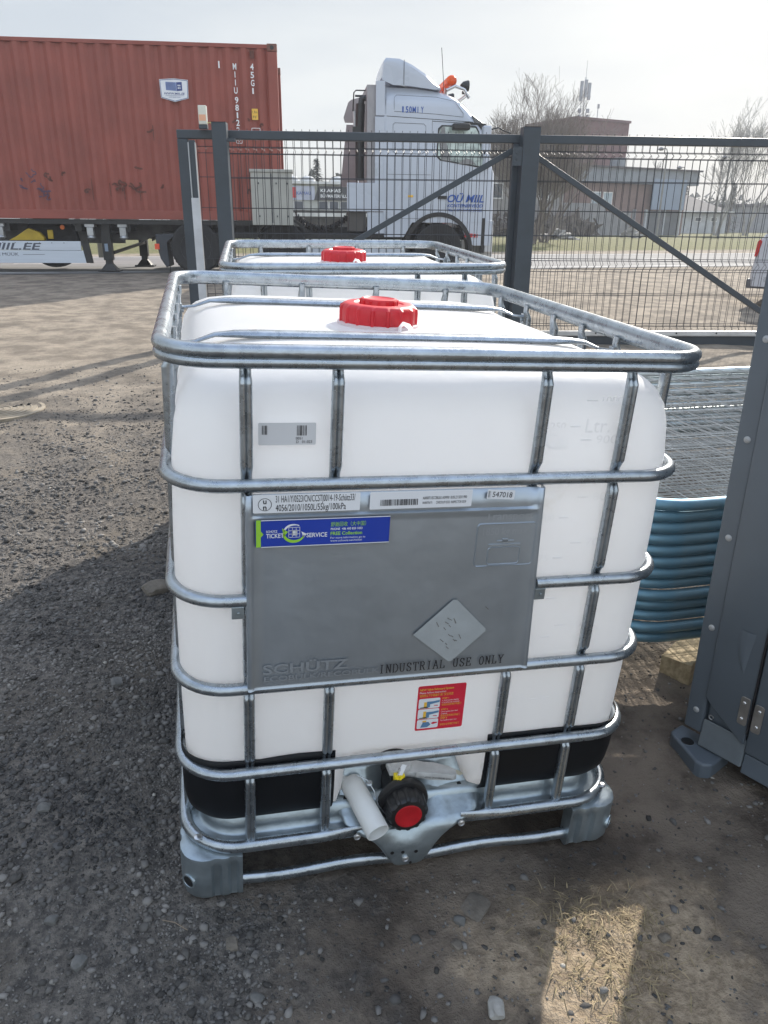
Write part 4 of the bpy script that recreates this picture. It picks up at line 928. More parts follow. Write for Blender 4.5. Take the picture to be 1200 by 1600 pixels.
vtext('MIIU', -.755, 3.965, .100, .126, .062); vtext('981227', -.75, 3.435, .100, .122, .062); vtext('45G1', -.45, 3.965, .100, .126, .062)
q = MB(); q.text('9', (-.742, -.007, 2.70), (1, 0, 0), (0, 0, 1), .085, w=.05, align='c'); pth = rrect(-.79, -.695, 2.685, 2.80, .004, 2); q.loft([[(x, -.0065, z), (x+a*.008, -.0065, z+b*.008)] for x, z, a, b in pth], closed=False, loop=True); q.build('check_digit', lw, con)
q = MB(); q.box(-1.04, -1.015, -.004, -.003, 3.88, 3.99); q.build('tick_mark', lw, con)
q = MB(); q.box(-.49, -.38, -.006, -.004, 3.07, 3.25); h_ = q.build('height_label', st_yel, con); q = MB(); q.text('1.9m', (-.435, -.007, 3.175), (1, 0, 0), (0, 0, 1), .045, w=.085, align='c'); q.text("9'6\"", (-.435, -.007, 3.095), (1, 0, 0), (0, 0, 1), .045, w=.075, align='c'); q.build('label_print', black_ink, h_)
q = MB(); pth = rrect(-.50, -.36, 2.80, 2.93, .004, 2); q.loft([[(x, -.005, z), (x+a*.009, -.005, z+b*.009)] for x, z, a, b in pth], closed=False, loop=True); q.text('E', (-.46, -.006, 2.83), (1, 0, 0), (0, 0, 1), .06, align='c'); q.text('UR', (-.40, -.006, 2.83), (1, 0, 0), (0, 0, 1), .045, align='c'); q.build('small_mark', lw, con)
q = MB(); q.box(-.475, -.405, -.004, .0, 4.045, 4.17); q.build('rusty_plate', rust_d, con)
lg = MB(); x0, x1, z0, z1 = -2.09, -1.59, 3.33, 3.68
lg.add([(x0, -.006, z1), (x0+.01, -.006, z0+.06), (-1.84, -.006, z0), (x1-.01, -.006, z0+.06), (x1, -.006, z1), (-1.84, -.006, z1+.02)], [tuple(range(6))], 0)
P = [(x0+.012, z1-.012), (x0+.022, z0+.068), (-1.84, z0+.012), (x1-.022, z0+.068), (x1-.012, z1-.012), (-1.84, z1+.008)]
for i in range(6):
    a, b = P[i], P[(i+1) % 6]; lg.bar((a[0], -.0075, a[1]), (b[0], -.0075, b[1]), .0006, .009, 1)
lg.text('WWW.MIIL.EE', (-1.84, -.008, z0+.115), (1, 0, 0), (0, 0, 1), .034, w=.36, mi=1, bold=True, shear=.2, align='c')
lg.box(-2.0, -1.68, -.0085, -.008, z0+.098, z0+.102, 1); lg.text('KONTEINERVEOD', (-1.84, -.008, z0+.066), (1, 0, 0), (0, 0, 1), .018, w=.20, mi=1, align='c')
lg.add([(-1.985, -.008, z0+.185), (-1.80, -.008, z0+.170), (-1.80, -.008, z0+.31), (-1.985, -.008, z0+.315)], [(0, 1, 2, 3)], 2)
lg.add([(-1.797, -.008, z0+.170), (-1.70, -.008, z0+.180), (-1.70, -.008, z0+.318), (-1.797, -.008, z0+.31)], [(0, 1, 2, 3)], 1)
for k in range(9): lg.box(-1.975+k*.019, -1.967+k*.019, -.0095, -.009, z0+.185, z0+.305, 1)
for z in (.22, .26): lg.box(-1.775, -1.755, -.0095, -.009, z0+z-.012, z0+z+.012, 0); lg.box(-1.745, -1.728, -.0095, -.009, z0+z-.012, z0+z+.012, 0)
lg.build('logo_sticker', [st_white, mat('logo_blue', (.03, .06, .22), rough=.5), mat('logo_pale_blue', (.25, .33, .55), rough=.5)], con)
q = MB(); r_ = random.Random(5)
def scrib(cx, cz, s_, n, yy=-.0035, wd=.018):
    a = r_.uniform(0, 6); x, z = cx, cz
    for _ in range(n):
        a += r_.uniform(-1.3, 1.3); nx_, nz = x+math.cos(a)*s_, z+math.sin(a)*s_*.6
        q.bar((x, yy, z), (nx_, yy, nz), .001, wd); x, z = nx_, nz
        if abs(x-cx) > s_*4 or abs(z-cz) > s_*2.2: x, z = cx+r_.uniform(-1, 1)*s_, cz
for cx, cz, s_, n in ((-4.55, 2.10, .035, 14), (-4.42, 1.86, .045, 26), (-4.62, 1.86, .03, 12), (-4.35, 1.74, .03, 20), (-4.45, 1.99, .02, 10), (-4.7, 2.04, .02, 7)): scrib(cx, cz, s_, n)
q.build('blue_scribble', mat('faded_blue_paint', (.10, .06, .10), rough=.8), con)
q = MB()
for cx, cz, s_, n in ((-2.93, 1.93, .04, 26), (-2.66, 1.90, .035, 26), (-3.5, 1.86, .03, 9), (-4.2, 2.12, .025, 9), (-3.92, 2.15, .025, 8), (-2.3, 2.85, .02, 9), (-2.65, 2.24, .025, 7), (-2.2, 1.9, .025, 8), (-.3, 3.0, .02, 9), (-.85, 3.02, .02, 7), (-.55, 3.05, .02, 6), (-.6, 1.9, .03, 8), (-4.15, 2.0, .03, 9)): scrib(cx, cz, s_, n, wd=.03)
for x, z0_, z1_ in ((-3.15, 1.75, 1.98), (-3.47, 1.68, 2.05), (-2.62, 1.68, 1.88), (-2.9, 1.7, 1.9), (-2.28, 2.7, 2.95)): q.box(x, x+.012, -.003, -.002, z0_, z1_)
q.build('rust_stain', rust_d, con)

# ---- wheels
hub_m = mat('wheel_steel', (.22, .23, .24), rough=.5, metal=.5, var=.2, vs=10)
def wheel(parent, u, v, z, r=.50, wd=.32, name='wheel', rimm=None, out=-1):
    t = bpy.data.objects.new(name, None); COL.objects.link(t); t.parent = parent; t.location = (u, v, z)
    q = MB(); q.lathe([(r*.60, -wd*.46), (r*.66, -wd*.5), (r*.93, -wd*.5), (r*.985, -wd*.44), (r, -wd*.36), (r, wd*.36), (r*.985, wd*.44), (r*.93, wd*.5), (r*.60, wd*.46)], (0, 0, 0), 'y', 44)
    for k in range(44):
        a = 2*math.pi*k/44; q.box(-.012, .012, -wd*.44, -wd*.1, r-.006, r+.003, M=Matrix.Rotation(a, 4, 'Y'))
    q.build('tyre', rubber, t, smooth=35)
    q = MB(); q.lathe([(r*.61, -wd*.47), (r*.57, -wd*.40), (r*.55, -wd*.1), (r*.42, -wd*.02), (r*.34, -wd*.02), (r*.30, -wd*.20), (r*.16, -wd*.26), (0, -wd*.26)], (0, 0, 0), 'y', 40, cap0=False, cap1=False)
    rim_ = q.build('rim', rimm or hub_m, t, smooth=35)
    q = MB()
    for k in range(10):
        a = 2*math.pi*k/10; q.lathe([(.016, -wd*.14), (.016, -wd*.02)], (math.cos(a)*r*.38, 0, math.sin(a)*r*.38), 'y', 8); q.lathe([(.032, -wd*.035), (.032, -wd*.03)], (math.cos(a+.31)*r*.485, 0, math.sin(a+.31)*r*.485), 'y', 10)
    q.build('wheel_nuts', dark, t); return t
GT = .385
# ---- semi trailer chassis
steel_d = mat('chassis_grey', (.075, .072, .068), rough=.7, var=.3, vs=5, col2=(.11, .105, .10))
trl = empty('semi_trailer', label='container chassis trailer with silver side guard and dark landing legs', cat='trailer', mtx=TM)
for v in (.62, 1.72):
    q = MB(); q.box(-12.0, -2.75, v, v+.14, .98, 1.352)
    # gooseneck curve
    P = []
    for i in range(13):
        t = i/12; x = lerp(-2.80, -1.7, t); zb = .93+(1.22-.93)*math.sin(t*math.pi/2)**.8; P.append((x, zb))
    poly = [(-2.80, 1.352)]+P+[(.1, 1.22), (.1, 1.352)]
    q.prism(poly, v+.001, v+.139, lambda a, b, t_: (a, t_, b)); q.build('frame_beam', steel_d, trl)
q = MB()
for u in (-11, -9.5, -8, -6.5, -5.2, -3.9, -3.0): q.box(u, u+.12, .12, 2.32, 1.14, 1.35)
q.box(-12, .1, .04, .06, 1.27, 1.352); q.build('cross_members_and_gap_strip', dark, trl)  # long side strip added to keep the band under the container dark
q = MB(); q.box(-6.4, -3.1, .55, .60, .92, 1.32); q.build('side_web', steel_d, trl)
lock_m = mat('twist_lock_zinc', (.40, .41, .42), rough=.4, metal=.7, var=.2)
for u in (-3.62, -3.02, -5.25, -9.5):
    q = MB(); q.box(u-.09, u+.09, .06, .26, 1.215, 1.335); q.box(u-.06, u+.06, .07, .2, 1.06, 1.215); q.lathe([(.05, 1.0), (.085, 1.03), (.06, 1.07)], (u, .13, 0), 'z', 10); q.build('twist_lock', lock_m, trl, bevel=.01)
def landing(u, v):
    q = MB(); q.box(u-.085, u+.085, v, v+.16, .62, 1.30); q.box(u-.062, u+.062, v+.02, v+.14, .50, .80)
    q.add([(u-.06, v+.02, .56), (u+.06, v+.02, .56), (u+.06, v+.14, .56), (u-.06, v+.14, .56), (u-.15, v-.05, .44), (u+.15, v-.05, .44), (u+.15, v+.21, .44), (u-.15, v+.21, .44)], [(0, 1, 2, 3), (0, 4, 5, 1), (1, 5, 6, 2), (2, 6, 7, 3), (3, 7, 4, 0)])
    q.box(u-.20, u+.20, v-.08, v+.24, GT+.025, .44); return q.build('landing_leg', dark, trl, bevel=.008)
landing(-3.38, .22); landing(-3.05, 2.0)
q = MB(); q.bar((-3.36, .3, 1.1), (-2.75, .6, 1.25), .06, .06); q.bar((-3.3, .35, .75), (-3.0, 1.9, .9), .05, .05); q.build('leg_brace', dark, trl)
q = MB(); q.box(-3.42, -3.36, .212, .219, .78, .92); q.build('leg_label', mat('faded_label', (.25, .32, .42), rough=.6), trl)
alu = mat('brushed_aluminium', (.56, .61, .68), rough=.45, metal=.25, var=.06, vs=2, stretch=(.2, 1, 6))
sg = MB(); sg.box(-8.5, -3.80, .0, .03, .805, .965); sg.box(-8.5, -3.74, .0, .03, .575, .800); sgo = sg.build('side_guard', alu, trl, bevel=.004)
q = MB(); q.add([(-3.795, -.001, .965), (-3.66, -.001, .965), (-3.61, -.001, .575), (-3.735, -.001, .575), (-3.795, .04, .965), (-3.66, .04, .965), (-3.61, .04, .575), (-3.735, .04, .575)], [(0, 1, 2, 3), (4, 5, 6, 7), (1, 5, 6, 2), (2, 6, 7, 3)]); q.build('guard_end', dark, sgo)
sgm = mat('guard_print', (.07, .08, .11), rough=.5)
q = MB(); q.text('MIIL.EE', (-4.585, -.003, .815), (1, 0, 0), (0, 0, 1), .12, w=.98, bold=True, shear=.25, align='r'); q.v = [(x, y, z) for x, y, z in q.v]
q.text('KONTEINERITE MÜÜK', (-5.02, -.003, .705), (1, 0, 0), (0, 0, 1), .055, w=1.05, align='r'); q.box(-4.94, -4.55, -.003, -.002, .725, .731)
for k in range(12): q.box(-6.6+k*.22, -6.585+k*.22, -.003, -.002, .928, .943)
q.v = [(x+.07, y, z) for x, y, z in q.v]; q.build('guard_lettering', sgm, sgo)
yc = mat('yellow_plastic', (.42, .29, .02), rough=.6, var=.15)
q = MB(); q.prism([(-5.15, .97), (-4.99, 1.05), (-4.80, 1.17), (-4.76, 1.19), (-4.58, 1.12), (-4.50, 1.02), (-4.50, .97)], .16, .30, lambda a, b, t: (a, t, b)); q.build('wheel_chock', yc, trl, bevel=.01)
q = MB(); q.box(-4.44, -4.34, .20, .24, 1.0, 1.16); q.build('yellow_box', yc, trl, bevel=.01)
q = MB(); q.lathe([(.045, .20), (.04, .18)], (-4.15, 0, 1.21), 'y', 12); q.build('side_marker', mat('orange_lens', (.75, .16, .01), rough=.3), trl)
q = MB(); q.box(-3.60, -3.42, .40, .75, .66, .92); q.build('air_tank_bracket', mat('beige_box', (.33, .30, .24), rough=.7), trl)
for u in (-9.6, -8.3, -7.0): wheel(trl, u, .20, GT+.5, .5, .36)
q = MB(); q.lathe([(.38, .0), (.48, .02), (.5, .06), (.5, .2)], (-4.45, .45, .97), 'y', 40); q.build('spare_wheel', rubber, trl, smooth=40)
q = MB(); q.box(-12.0, -.2, 1.0, 1.45, 1.10, 1.20); q.build('centre_spine', steel_d, trl)

# ---- tractor unit
cabw = mat('truck_white_paint', (.46, .50, .57), rough=.28, var=.04, vs=.8, coat=.3, col3=(.38, .41, .45), s3=1.2, t3=.62)
cabg = mat('truck_grey_plastic', (.22, .22, .22), rough=.6, var=.12, vs=4)
tk = empty('semi_truck', label='white long-haul tractor unit with orange roof beacon and blue door lettering', cat='truck', mtx=TM)
W2 = 2.50
def side_profile(zs_):
    # front edge (u) of the cab shell at height z
    return [interp(z, [1.02, 1.35, 2.25, 2.42, 2.95, 3.10, 3.35, 3.55, 3.64, 3.70], [4.10, 4.13, 4.10, 4.03, 3.86, 3.75, 3.52, 3.28, 3.05, 2.45]) for z in zs_]
rings = []
zs_ = [1.02, 1.10, 1.35, 1.8, 2.25, 2.42, 2.7, 2.95, 3.10, 3.22, 3.35, 3.45, 3.55, 3.61, 3.65, 3.68]
for z, uf in zip(zs_, side_profile(zs_)):
    tum = .0 if z < 2.4 else .05*(z-2.4); top = .16*sstep(z, 3.4, 3.69); b0 = 1.93
    v0, v1 = .02+tum+top, W2-.02-tum-top; r_ = .20
    P = [(b0, v0), (uf-r_-.05, v0)]+[(uf-r_+r_*math.sin(a), v0+r_-r_*math.cos(a)) for a in np.linspace(.15, 1.5, 7)]+[(uf+.02, (v0+v1)/2)]+[(uf-r_+r_*math.cos(a), v1-r_+r_*math.sin(a)) for a in np.linspace(.05, 1.4, 7)]+[(uf-r_-.05, v1), (b0, v1)]
    rings.append([(a, b, z) for a, b in P])
# wheel arch cut: lift the lower rings of the shell above the arch
q = MB(); q.loft(rings[2:], cap0=True, cap1=True); q.build('cab_shell', cabw, tk, smooth=35)
# lower cab side skirts with arch
def arch_side(v0, v1):
    q = MB(); P = [(3.99, 1.345), (1.98, 1.345), (1.98, 1.10), (2.36, 1.10)]
    q.prism([(3.46, 1.30), (3.60, 1.02), (3.72, .93), (4.05, .93), (4.10, 1.36), (3.2, 1.36)], v0, v1, lambda a, b, t: (a, t, b)); q.build('lower_panel', cabw, tk, bevel=.006); q = MB(); q.prism([(1.95, 1.36), (1.95, 1.08), (2.33, 1.08), (2.50, 1.36)], v0, v1, lambda a, b, t: (a, t, b)); q.build('lower_panel', cabw, tk, bevel=.006)
arch_side(.02, .10)
q = MB(); rings = []
for a in np.linspace(math.pi*1.02, -.12, 22):
    rings.append([(3.02+math.cos(a)*r_, v, .86+math.sin(a)*r_) for r_, v in ((.60, .005), (.68, .005), (.68, .34), (.60, .34))])
q.loft(rings, cap0=True, cap1=True); q.build('wheel_arch', dark, tk, smooth=40)
q = MB(); q.add([(3.10, .015, 1.36), (3.30, .015, 1.47), (4.10, .015, 1.37), (4.10, .015, 1.36)], [(0, 1, 2, 3)]); q.build('step_trim', cabw, tk)
# door and panel seams, side window
seam = mat('seam_shadow_gap', (.06, .065, .07), rough=.7)
def vside(z): return .02+(.05*(z-2.4) if z > 2.4 else 0)
q = MB()
def sm(a, b, wd=.010):
    q.bar((a[0], vside(a[1])-.002, a[1]), (b[0], vside(b[1])-.002, b[1]), .004, wd)
sm((1.965, 1.1), (1.965, 3.66), .018); sm((2.84, 1.36), (2.84, 3.14)); sm((1.98, 3.19), (3.62, 3.12)); sm((1.98, 2.20), (2.83, 2.20), .006); sm((2.84, 3.12), (3.75, 3.09)); sm((1.98, 1.42), (2.8, 1.42), .006)
for P in ([(2.1, 2.90), (2.1, 3.05), (2.13, 3.08), (2.68, 3.07), (2.72, 3.03), (2.72, 2.6), (2.65, 2.56), (2.15, 2.56), (2.1, 2.6), (2.1, 2.9)], [(2.12, 3.3), (2.12, 3.50), (2.16, 3.54), (2.9, 3.52), (3.25, 3.46), (3.42, 3.26), (3.42, 3.2), (2.9, 3.24), (2.12, 3.27)]):
    for a, b in zip(P, P[1:]): sm(a, b, .006)
q.build('panel_seams', seam, tk)
wf = MB(); wp = [(2.93, 2.52), (2.95, 3.0), (3.02, 3.06), (3.68, 3.05), (3.74, 2.96), (3.86, 2.38), (3.82, 2.33), (3.0, 2.45)]
wf.prism(wp, -.004, .012, lambda a, b, t: (a, vside(b)+t, b)); win = wf.build('side_window_frame', dark, tk)
ins = [(lerp(a, 3.38, .06), lerp(b, 2.72, .08)) for a, b in wp]
q = MB(); q.prism(ins, -.009, -.005, lambda a, b, t: (a, vside(b)+t, b)); q.build('side_window_glass', mat('window_glass_green', (.30, .38, .35), rough=.06, var=.7, vs=3.6, metal=.0, spec=1., coat=.6, col2=(.62, .74, .68)), win)
q = MB(); q.prism([(3.22, 2.44), (3.10, 2.80), (3.08, 3.02), (3.02, 3.03), (2.97, 2.8), (3.02, 2.46)], -.0115, -.0095, lambda a, b, t: (a, vside(b)+t, b)); q.prism([(3.35, 2.40), (3.5, 2.5), (3.62, 2.46), (3.7, 2.39)], -.0115, -.0095, lambda a, b, t: (a, vside(b)+t, b)); q.build('seat_and_wheel', cabg, win)
# windscreen
ws = MB(); ws.add([(4.055, .30, 2.44), (4.055, W2-.30, 2.44), (3.885, W2-.34, 2.95), (3.885, .34, 2.95)], [(0, 1, 2, 3)]); ws.build('windscreen', mat('dark_glass', (.03, .04, .045), rough=.08, spec=1.), tk)
q = MB(); q.box(3.93, 4.13, .10, W2-.10, .72, 1.30); q.box(3.95, 4.11, .03, .10, .80, 1.40); q.build('front_bumper', mat('bumper_pale', (.46, .47, .48), rough=.5), tk, bevel=.02)
q = MB(); q.box(3.88, 3.935, .012, .12, .80, 1.44); q.build('bumper_gap', dark, tk)
# sun visor, mirrors, roof horns and light bar
q = MB(); q.add([(3.60, .08, 3.24), (3.60, W2-.08, 3.24), (3.98, W2-.16, 3.02), (3.98, .16, 3.02), (3.64, .08, 3.12), (3.64, W2-.08, 3.12), (3.97, W2-.16, 2.99), (3.97, .16, 2.99)], [(0, 1, 2, 3), (4, 5, 6, 7), (0, 3, 7, 4), (1, 2, 6, 5), (2, 3, 7, 6), (0, 1, 5, 4)]); q.build('sun_visor', mat('smoked_visor', (.10, .10, .10), rough=.3), tk, bevel=.01)
def mirror(u0, u1, v0, v1, z0, z1, nm='mirror'):
    q = MB(); q.box(u0, u1, v0, v1, z0, z1); return q.build(nm, dark, tk, bevel=.03, seg=3)
mirror(3.19, 3.52, -.20, -.02, 2.96, 3.07); 
q = MB(); q.bar((3.32, -.1, 3.06), (3.55, .08, 3.12), .03, .03); q.bar((3.55, .06, 3.10), (3.83, -.08, 3.06), .035, .035); q.bar((3.83, -.08, 3.06), (3.83, -.1, 2.35), .03, .03); q.build('mirror_arm', dark, tk)
q = MB(); q.box(3.76, 3.92, -.22, -.04, 2.60, 3.04); q.box(3.80, 3.92, -.20, -.05, 2.30, 2.56); q.build('mirror_housing', cabw, tk, bevel=.03, seg=3)
q = MB(); q.tube([(3.95, .1, 3.0), (4.10, .02, 3.03), (4.18, -.05, 2.98), (4.32, -.08, 2.93)], .014, 6); q.build('front_mirror_arm', dark, tk)
bm_ = mat('amber_beacon', (.85, .12, .01), rough=.2, var=.2, vs=9, trans=.25)
q = MB(); q.lathe([(.02, .24), (.08, .26), (.10, .30), (.10, 1.98), (.085, 2.04), (.02, 2.06)], (0, 0, 0), 'y', 16); q.v = [(x*1.0+3.22, y, z*.95+3.83) for x, y, z in q.v]; be = q.build('beacon_bar', bm_, tk, smooth=50)
q = MB()
for v in (.6, 1.0, 1.5, 1.9): q.box(3.15, 3.19, v, v+.05, 3.62, 3.76)
q.tube([(3.12, .25, 3.66), (3.28, .25, 3.735), (3.46, .25, 3.68), (3.56, .25, 3.54)], .032, 8); q.tube([(3.52, .25, 3.6), (3.52, 2.2, 3.6)], .03, 8); q.build('roof_light_bar', mat('chrome_tube', (.55, .55, .56), rough=.2, metal=1.), tk, smooth=50)
for v in (.35, 1.9):
    q = MB(); q.lathe([(.02, -.1), (.07, -.05), (.095, .04), (.09, .06), (0, .05)], (0, 0, 0), 'x', 16); q.v = [(x+3.50, y+v, z+3.76) for x, y, z in q.v]; q.box(3.44, 3.53, v-.03, v+.03, 3.62, 3.70); q.build('spot_lamp', dark, tk, smooth=40)
q = MB(); q.tube([(3.10, .4, 3.68), (3.03, .4, 4.38)], .006, 5); q.build('whip_aerial', dark, tk)
# roof deflector
def defl():
    q = MB(); prof = [(1.90, 3.84), (1.93, 4.10), (1.97, 4.15), (2.22, 4.14), (2.45, 4.05), (2.68, 3.92), (2.85, 3.80), (3.0, 3.665), (2.9, 3.65), (2.4, 3.70), (2.1, 3.76)]
    rings = []
    for v, sh, dz in ((.13, .0, -.05), (.17, 0, 0), (.5, .03, .01), (1.0, .12, .01), (1.5, .22, 0), (1.8, .30, -.03), (1.85, .30, -.08)):
        rings.append([(u+sh*(u-1.9), v, max(3.64, z+(dz if z > 3.75 else 0))) for u, z in prof])
    q.loft(rings, cap0=True, cap1=True); q.build('roof_deflector', cabw, tk, smooth=40)
    q = MB(); q.bar((2.30, .125, 4.12), (2.30, .125, 3.72), .003, .010); q.build('deflector_seam', seam, tk)
defl()
# side extender, rear wall gear
q = MB(); q.box(1.775, 1.945, .04, .08, 3.19, 3.76); q.box(1.76, 1.945, .03, .07, 1.54, 3.175); q.build('side_fairing', cabw, tk, bevel=.01)
q = MB(); q.box(1.62, 1.93, .10, W2-.10, 2.0, 3.70); q.build('rear_cab_wall', mat('cab_back_grey', (.33, .32, .33), rough=.5, var=.1), tk)
ext = MB(); ext.prism([(1.33, 3.32), (1.30, 3.42), (1.40, 3.70), (1.46, 3.75), (1.64, 3.80), (1.86, 3.86), (1.92, 3.86), (1.92, 3.76), (1.64, 3.72), (1.60, 3.60), (1.58, 3.32)], W2-.10, W2-.04, lambda a, b, t: (a, t, b)); ext.prism([(1.22, 2.06), (1.36, 3.28), (1.60, 3.28), (1.60, 2.06)], W2-.10, W2-.04, lambda a, b, t: (a, t, b)); ext.build('far_side_fairing', mat('fairing_grey', (.36, .34, .34), rough=.5, var=.15, vs=2), tk)
q = MB(); q.tube([(1.50, .40, 2.10), (1.50, .40, 2.9), (1.52, .40, 3.42)], .085, 12); q.tube([(1.52, .40, 3.30), (1.54, .40, 3.5), (1.62, .40, 3.52)], .06, 10); q.box(1.36, 1.50, .32, .5, 2.93, 3.03); q.build('air_intake_stack', dark, tk, smooth=50)
q = MB(); q.tube([(1.38, .5, 3.30), (1.40, .5, 3.62), (1.44, .5, 3.66), (1.68, .5, 3.66)], .012, 6); q.tube([(1.42, .45, 3.56), (1.68, .45, 3.56)], .02, 6); q.build('grab_rail', dark, tk)
q = MB(); q.tube([(1.42+.0, .45, 2.95), (1.40, .45, 3.3)], .03, 8); q.build('loop_handle', mat('pale_grip', (.6, .6, .6)), tk)
# lower white fairing behind the cab, battery box, chassis
q = MB(); q.box(1.23, 1.94, .02, .10, 1.54, 2.045); q.build('lower_fairing', cabw, tk, bevel=.01)
q = MB(); q.box(1.26, 1.60, .10, .6, 1.18, 1.535); q.build('battery_box', mat('dark_grey_box', (.07, .065, .06), rough=.7), tk)
q = MB(); q.box(1.62, 2.3, .04, .12, 1.14, 1.53); q.build('step_box', cabw, tk, bevel=.01)
q = MB()
for v in (.85, 1.55): q.box(-2.3, 4.0, v, v+.09, 1.02, 1.25)
q.box(-2.3, 2.4, .10, .24, 1.06, 1.12); q.build('chassis_rail', dark, tk)
q = MB(); q.box(.42, 2.30, .02, .06, .70, 1.03); q.box(.42, 2.3, .06, .6, .75, 1.0); q.build('side_skirt', mat('skirt_white', (.48, .51, .56), rough=.4, var=.06), tk, bevel=.01)
q = MB(); q.box(-.55, .20, -.42, -.02, 1.28, 2.18); q.box(-.57, .22, -.44, 0, 2.18, 2.23); tb = q.build('tool_locker', mat('locker_beige_grey', (.36, .36, .33), rough=.5, var=.08, vs=2), tk, bevel=.008)
q = MB(); q.box(-.19, -.17, -.428, -.421, 1.32, 2.16)
for u in (-.42, -.10, .10):
    for z in (1.42, 1.98): q.box(u, u+.02, -.43, -.421, z, z+.03)
q.build('locker_fittings', seam, tb)
# suzi coils
for k, (v, ph) in enumerate(((.55, 0), (.7, 1.), (.85, 2.))):
    q = MB(); P = []
    for i in range(420):
        t = i/419; x = lerp(.24, 1.42, t); sag = -.30*math.sin(math.pi*t)**.8*(1-.25*k*.4)+.16*t*t; a = t*2*math.pi*26+ph
        P.append((x+.0*math.cos(a), v+.045*math.cos(a), 1.50+sag+.045*math.sin(a)-.05*k))
    q.tube(P, .009, 4, caps=False); q.build('coiled_air_line', dark, tk)
# wheels and mudguards
for u, vv in ((-1.70, .17), (-.12, .17)): pass
wheel(tk, -1.68, .19, GT+.47, .47, .34); wheel(tk, -1.68, W2-.2, GT+.47, .47, .34)
wheel(tk, -.02, .19, GT+.47, .47, .34)
wheel(tk, 3.02, .20, GT+.48, .48, .32); wheel(tk, 3.02, W2-.2, GT+.48, .48, .32)
def guard(u, r0, a0, a1, nm='mudguard'):
    q = MB(); rings = []
    for a in np.linspace(a0, a1, 16): rings.append([(u+math.cos(a)*rr, v, GT+.47+math.sin(a)*rr) for rr, v in ((r0, .02), (r0+.05, .02), (r0+.05, .62), (r0, .62))])
    q.loft(rings, cap0=True, cap1=True); q.build(nm, dark, tk, smooth=50)
guard(-.02, .53, math.pi*.98, 0.05)
q = MB(); q.box(-2.42, -2.05, .04, .60, 1.05, 1.10); q.prism([(-2.42, 1.08), (-2.42, .97), (-2.36, .66), (-2.26, .50), (-2.20, .52), (-2.22, .95), (-2.10, 1.05)], .04, .6, lambda a, b, t: (a, t, b)); q.build('rear_mudguard', mat('mudguard_grey', (.035, .04, .05), rough=.6), tk, bevel=.01)
q = MB(); q.box(-2.445, -2.36, .02, .05, .83, .93); q.build('rear_lamp', mat('rear_lens', (.75, .08, .03), rough=.3), tk)
q = MB(); q.tube([(-2.20, .1, .52), (-2.21, .1, .40), (-2.25, .12, .36)], .008, 5); q.build('hanging_strap', dark, tk)
# lettering
lb_ = mat('lettering_blue', (.02, .085, .36), rough=.5)
q = MB(); F = (1, 0, 0); U = (0, 0, 1)
q.text('OÜ MIIL', (3.17, .012, 1.725), F, U, .135, w=.72, bold=True, shear=.3); q.text('KONTEINERVEOD', (3.17, .012, 1.632), F, U, .060, w=.70, bold=True, shear=.2); q.text('TEL. 0 372 517 30 30 535', (3.17, .012, 1.560), F, U, .042, w=.69, bold=True)
q.v = [(x, y-.004, z) for x, y, z in q.v]; [q.text(c_, (2.27+i_*.064+(.03 if i_ > 3 else .0)+(.012 if i_ > 4 else 0)-(.012 if i_ > 4 else 0), vside(3.3)-.006, 3.255), F, U, .105, w=(.014 if c_ == 'I' else .026 if c_ == '1' else .064 if c_ == 'M' else .050), bold=c_ not in 'I1') for i_, c_ in enumerate('150MIY')]; q.build('door_lettering', lb_, tk)
rdm = mat('red_marker', (.55, .04, .05), rough=.5)
q = MB(); q.box(3.54, 3.70, .008, .014, 1.085, 1.155); q.box(3.72, 3.76, .008, .014, 1.08, 1.15); q.box(3.78, 3.80, .008, .014, 1.08, 1.15); q.build('red_sticker', rdm, tk)
q = MB(); q.box(2.98, 3.16, -.002, .016, 1.775, 1.835); q.build('door_handle', dark, tk, bevel=.01)
q = MB(); q.box(2.40, 2.50, .012, .016, 1.80, 1.84); q.build('yellow_sticker', st_yel, tk)
# ---- car
silver = mat('silver_car_paint', (.56, .57, .62), rough=.28, metal=.25, var=.05, coat=.5)
CM = Matrix.Translation((7.62, 9.72, .25))@Matrix.Rotation(R(-49), 4, 'Z')
car = empty('parked_car', label='silver estate car, only its rear with red tail light showing at the right edge', cat='car', mtx=CM)
low = [(0.02, .30), (0, .45), (.02, .62), (.03, .70), (.06, .92), (.12, 1.0), (4.0, .95), (4.4, .80), (4.5, .5), (4.45, .28)]
q = MB(); rings = []
for v, k in ((0.0, .05), (.03, .02), (.12, 0), (1.66, 0), (1.75, .02), (1.78, .05)):
    rings.append([(u+(k if u < 1 else -k), v, z) for u, z in low])
q.loft(rings, cap0=True, cap1=True); q.build('body', silver, car, smooth=40)
q = MB(); up_ = [(.12, 1.0), (.36, 1.33), (.55, 1.40), (1.4, 1.46), (2.3, 1.42), (3.15, .98)]; rings = []
for v, k in ((.06, 0), (.10, .4), (.22, .9), (.30, 1.), (1.48, 1.), (1.56, .9), (1.68, .4), (1.72, 0)):
    rings.append([(u+.04*k*(1 if u < 1 else -1), v, 1+(z-1)*(.0 if k == 0 else min(1, .35+k*.65))) for u, z in up_])
q.loft(rings, cap0=True, cap1=True); q.build('roof', silver, car, smooth=40)
gd = mat('car_glass', (.03, .035, .04), rough=.08, spec=1.)
q = MB(); q.add([(.52, .128, 1.03), (2.85, .128, 1.01), (2.2, .21, 1.36), (.68, .21, 1.35)], [(0, 1, 2, 3)]); q.add([(.19, .25, 1.06), (.19, 1.53, 1.06), (.40, 1.45, 1.33), (.40, .33, 1.33)], [(0, 1, 2, 3)]); q.build('window', gd, car)
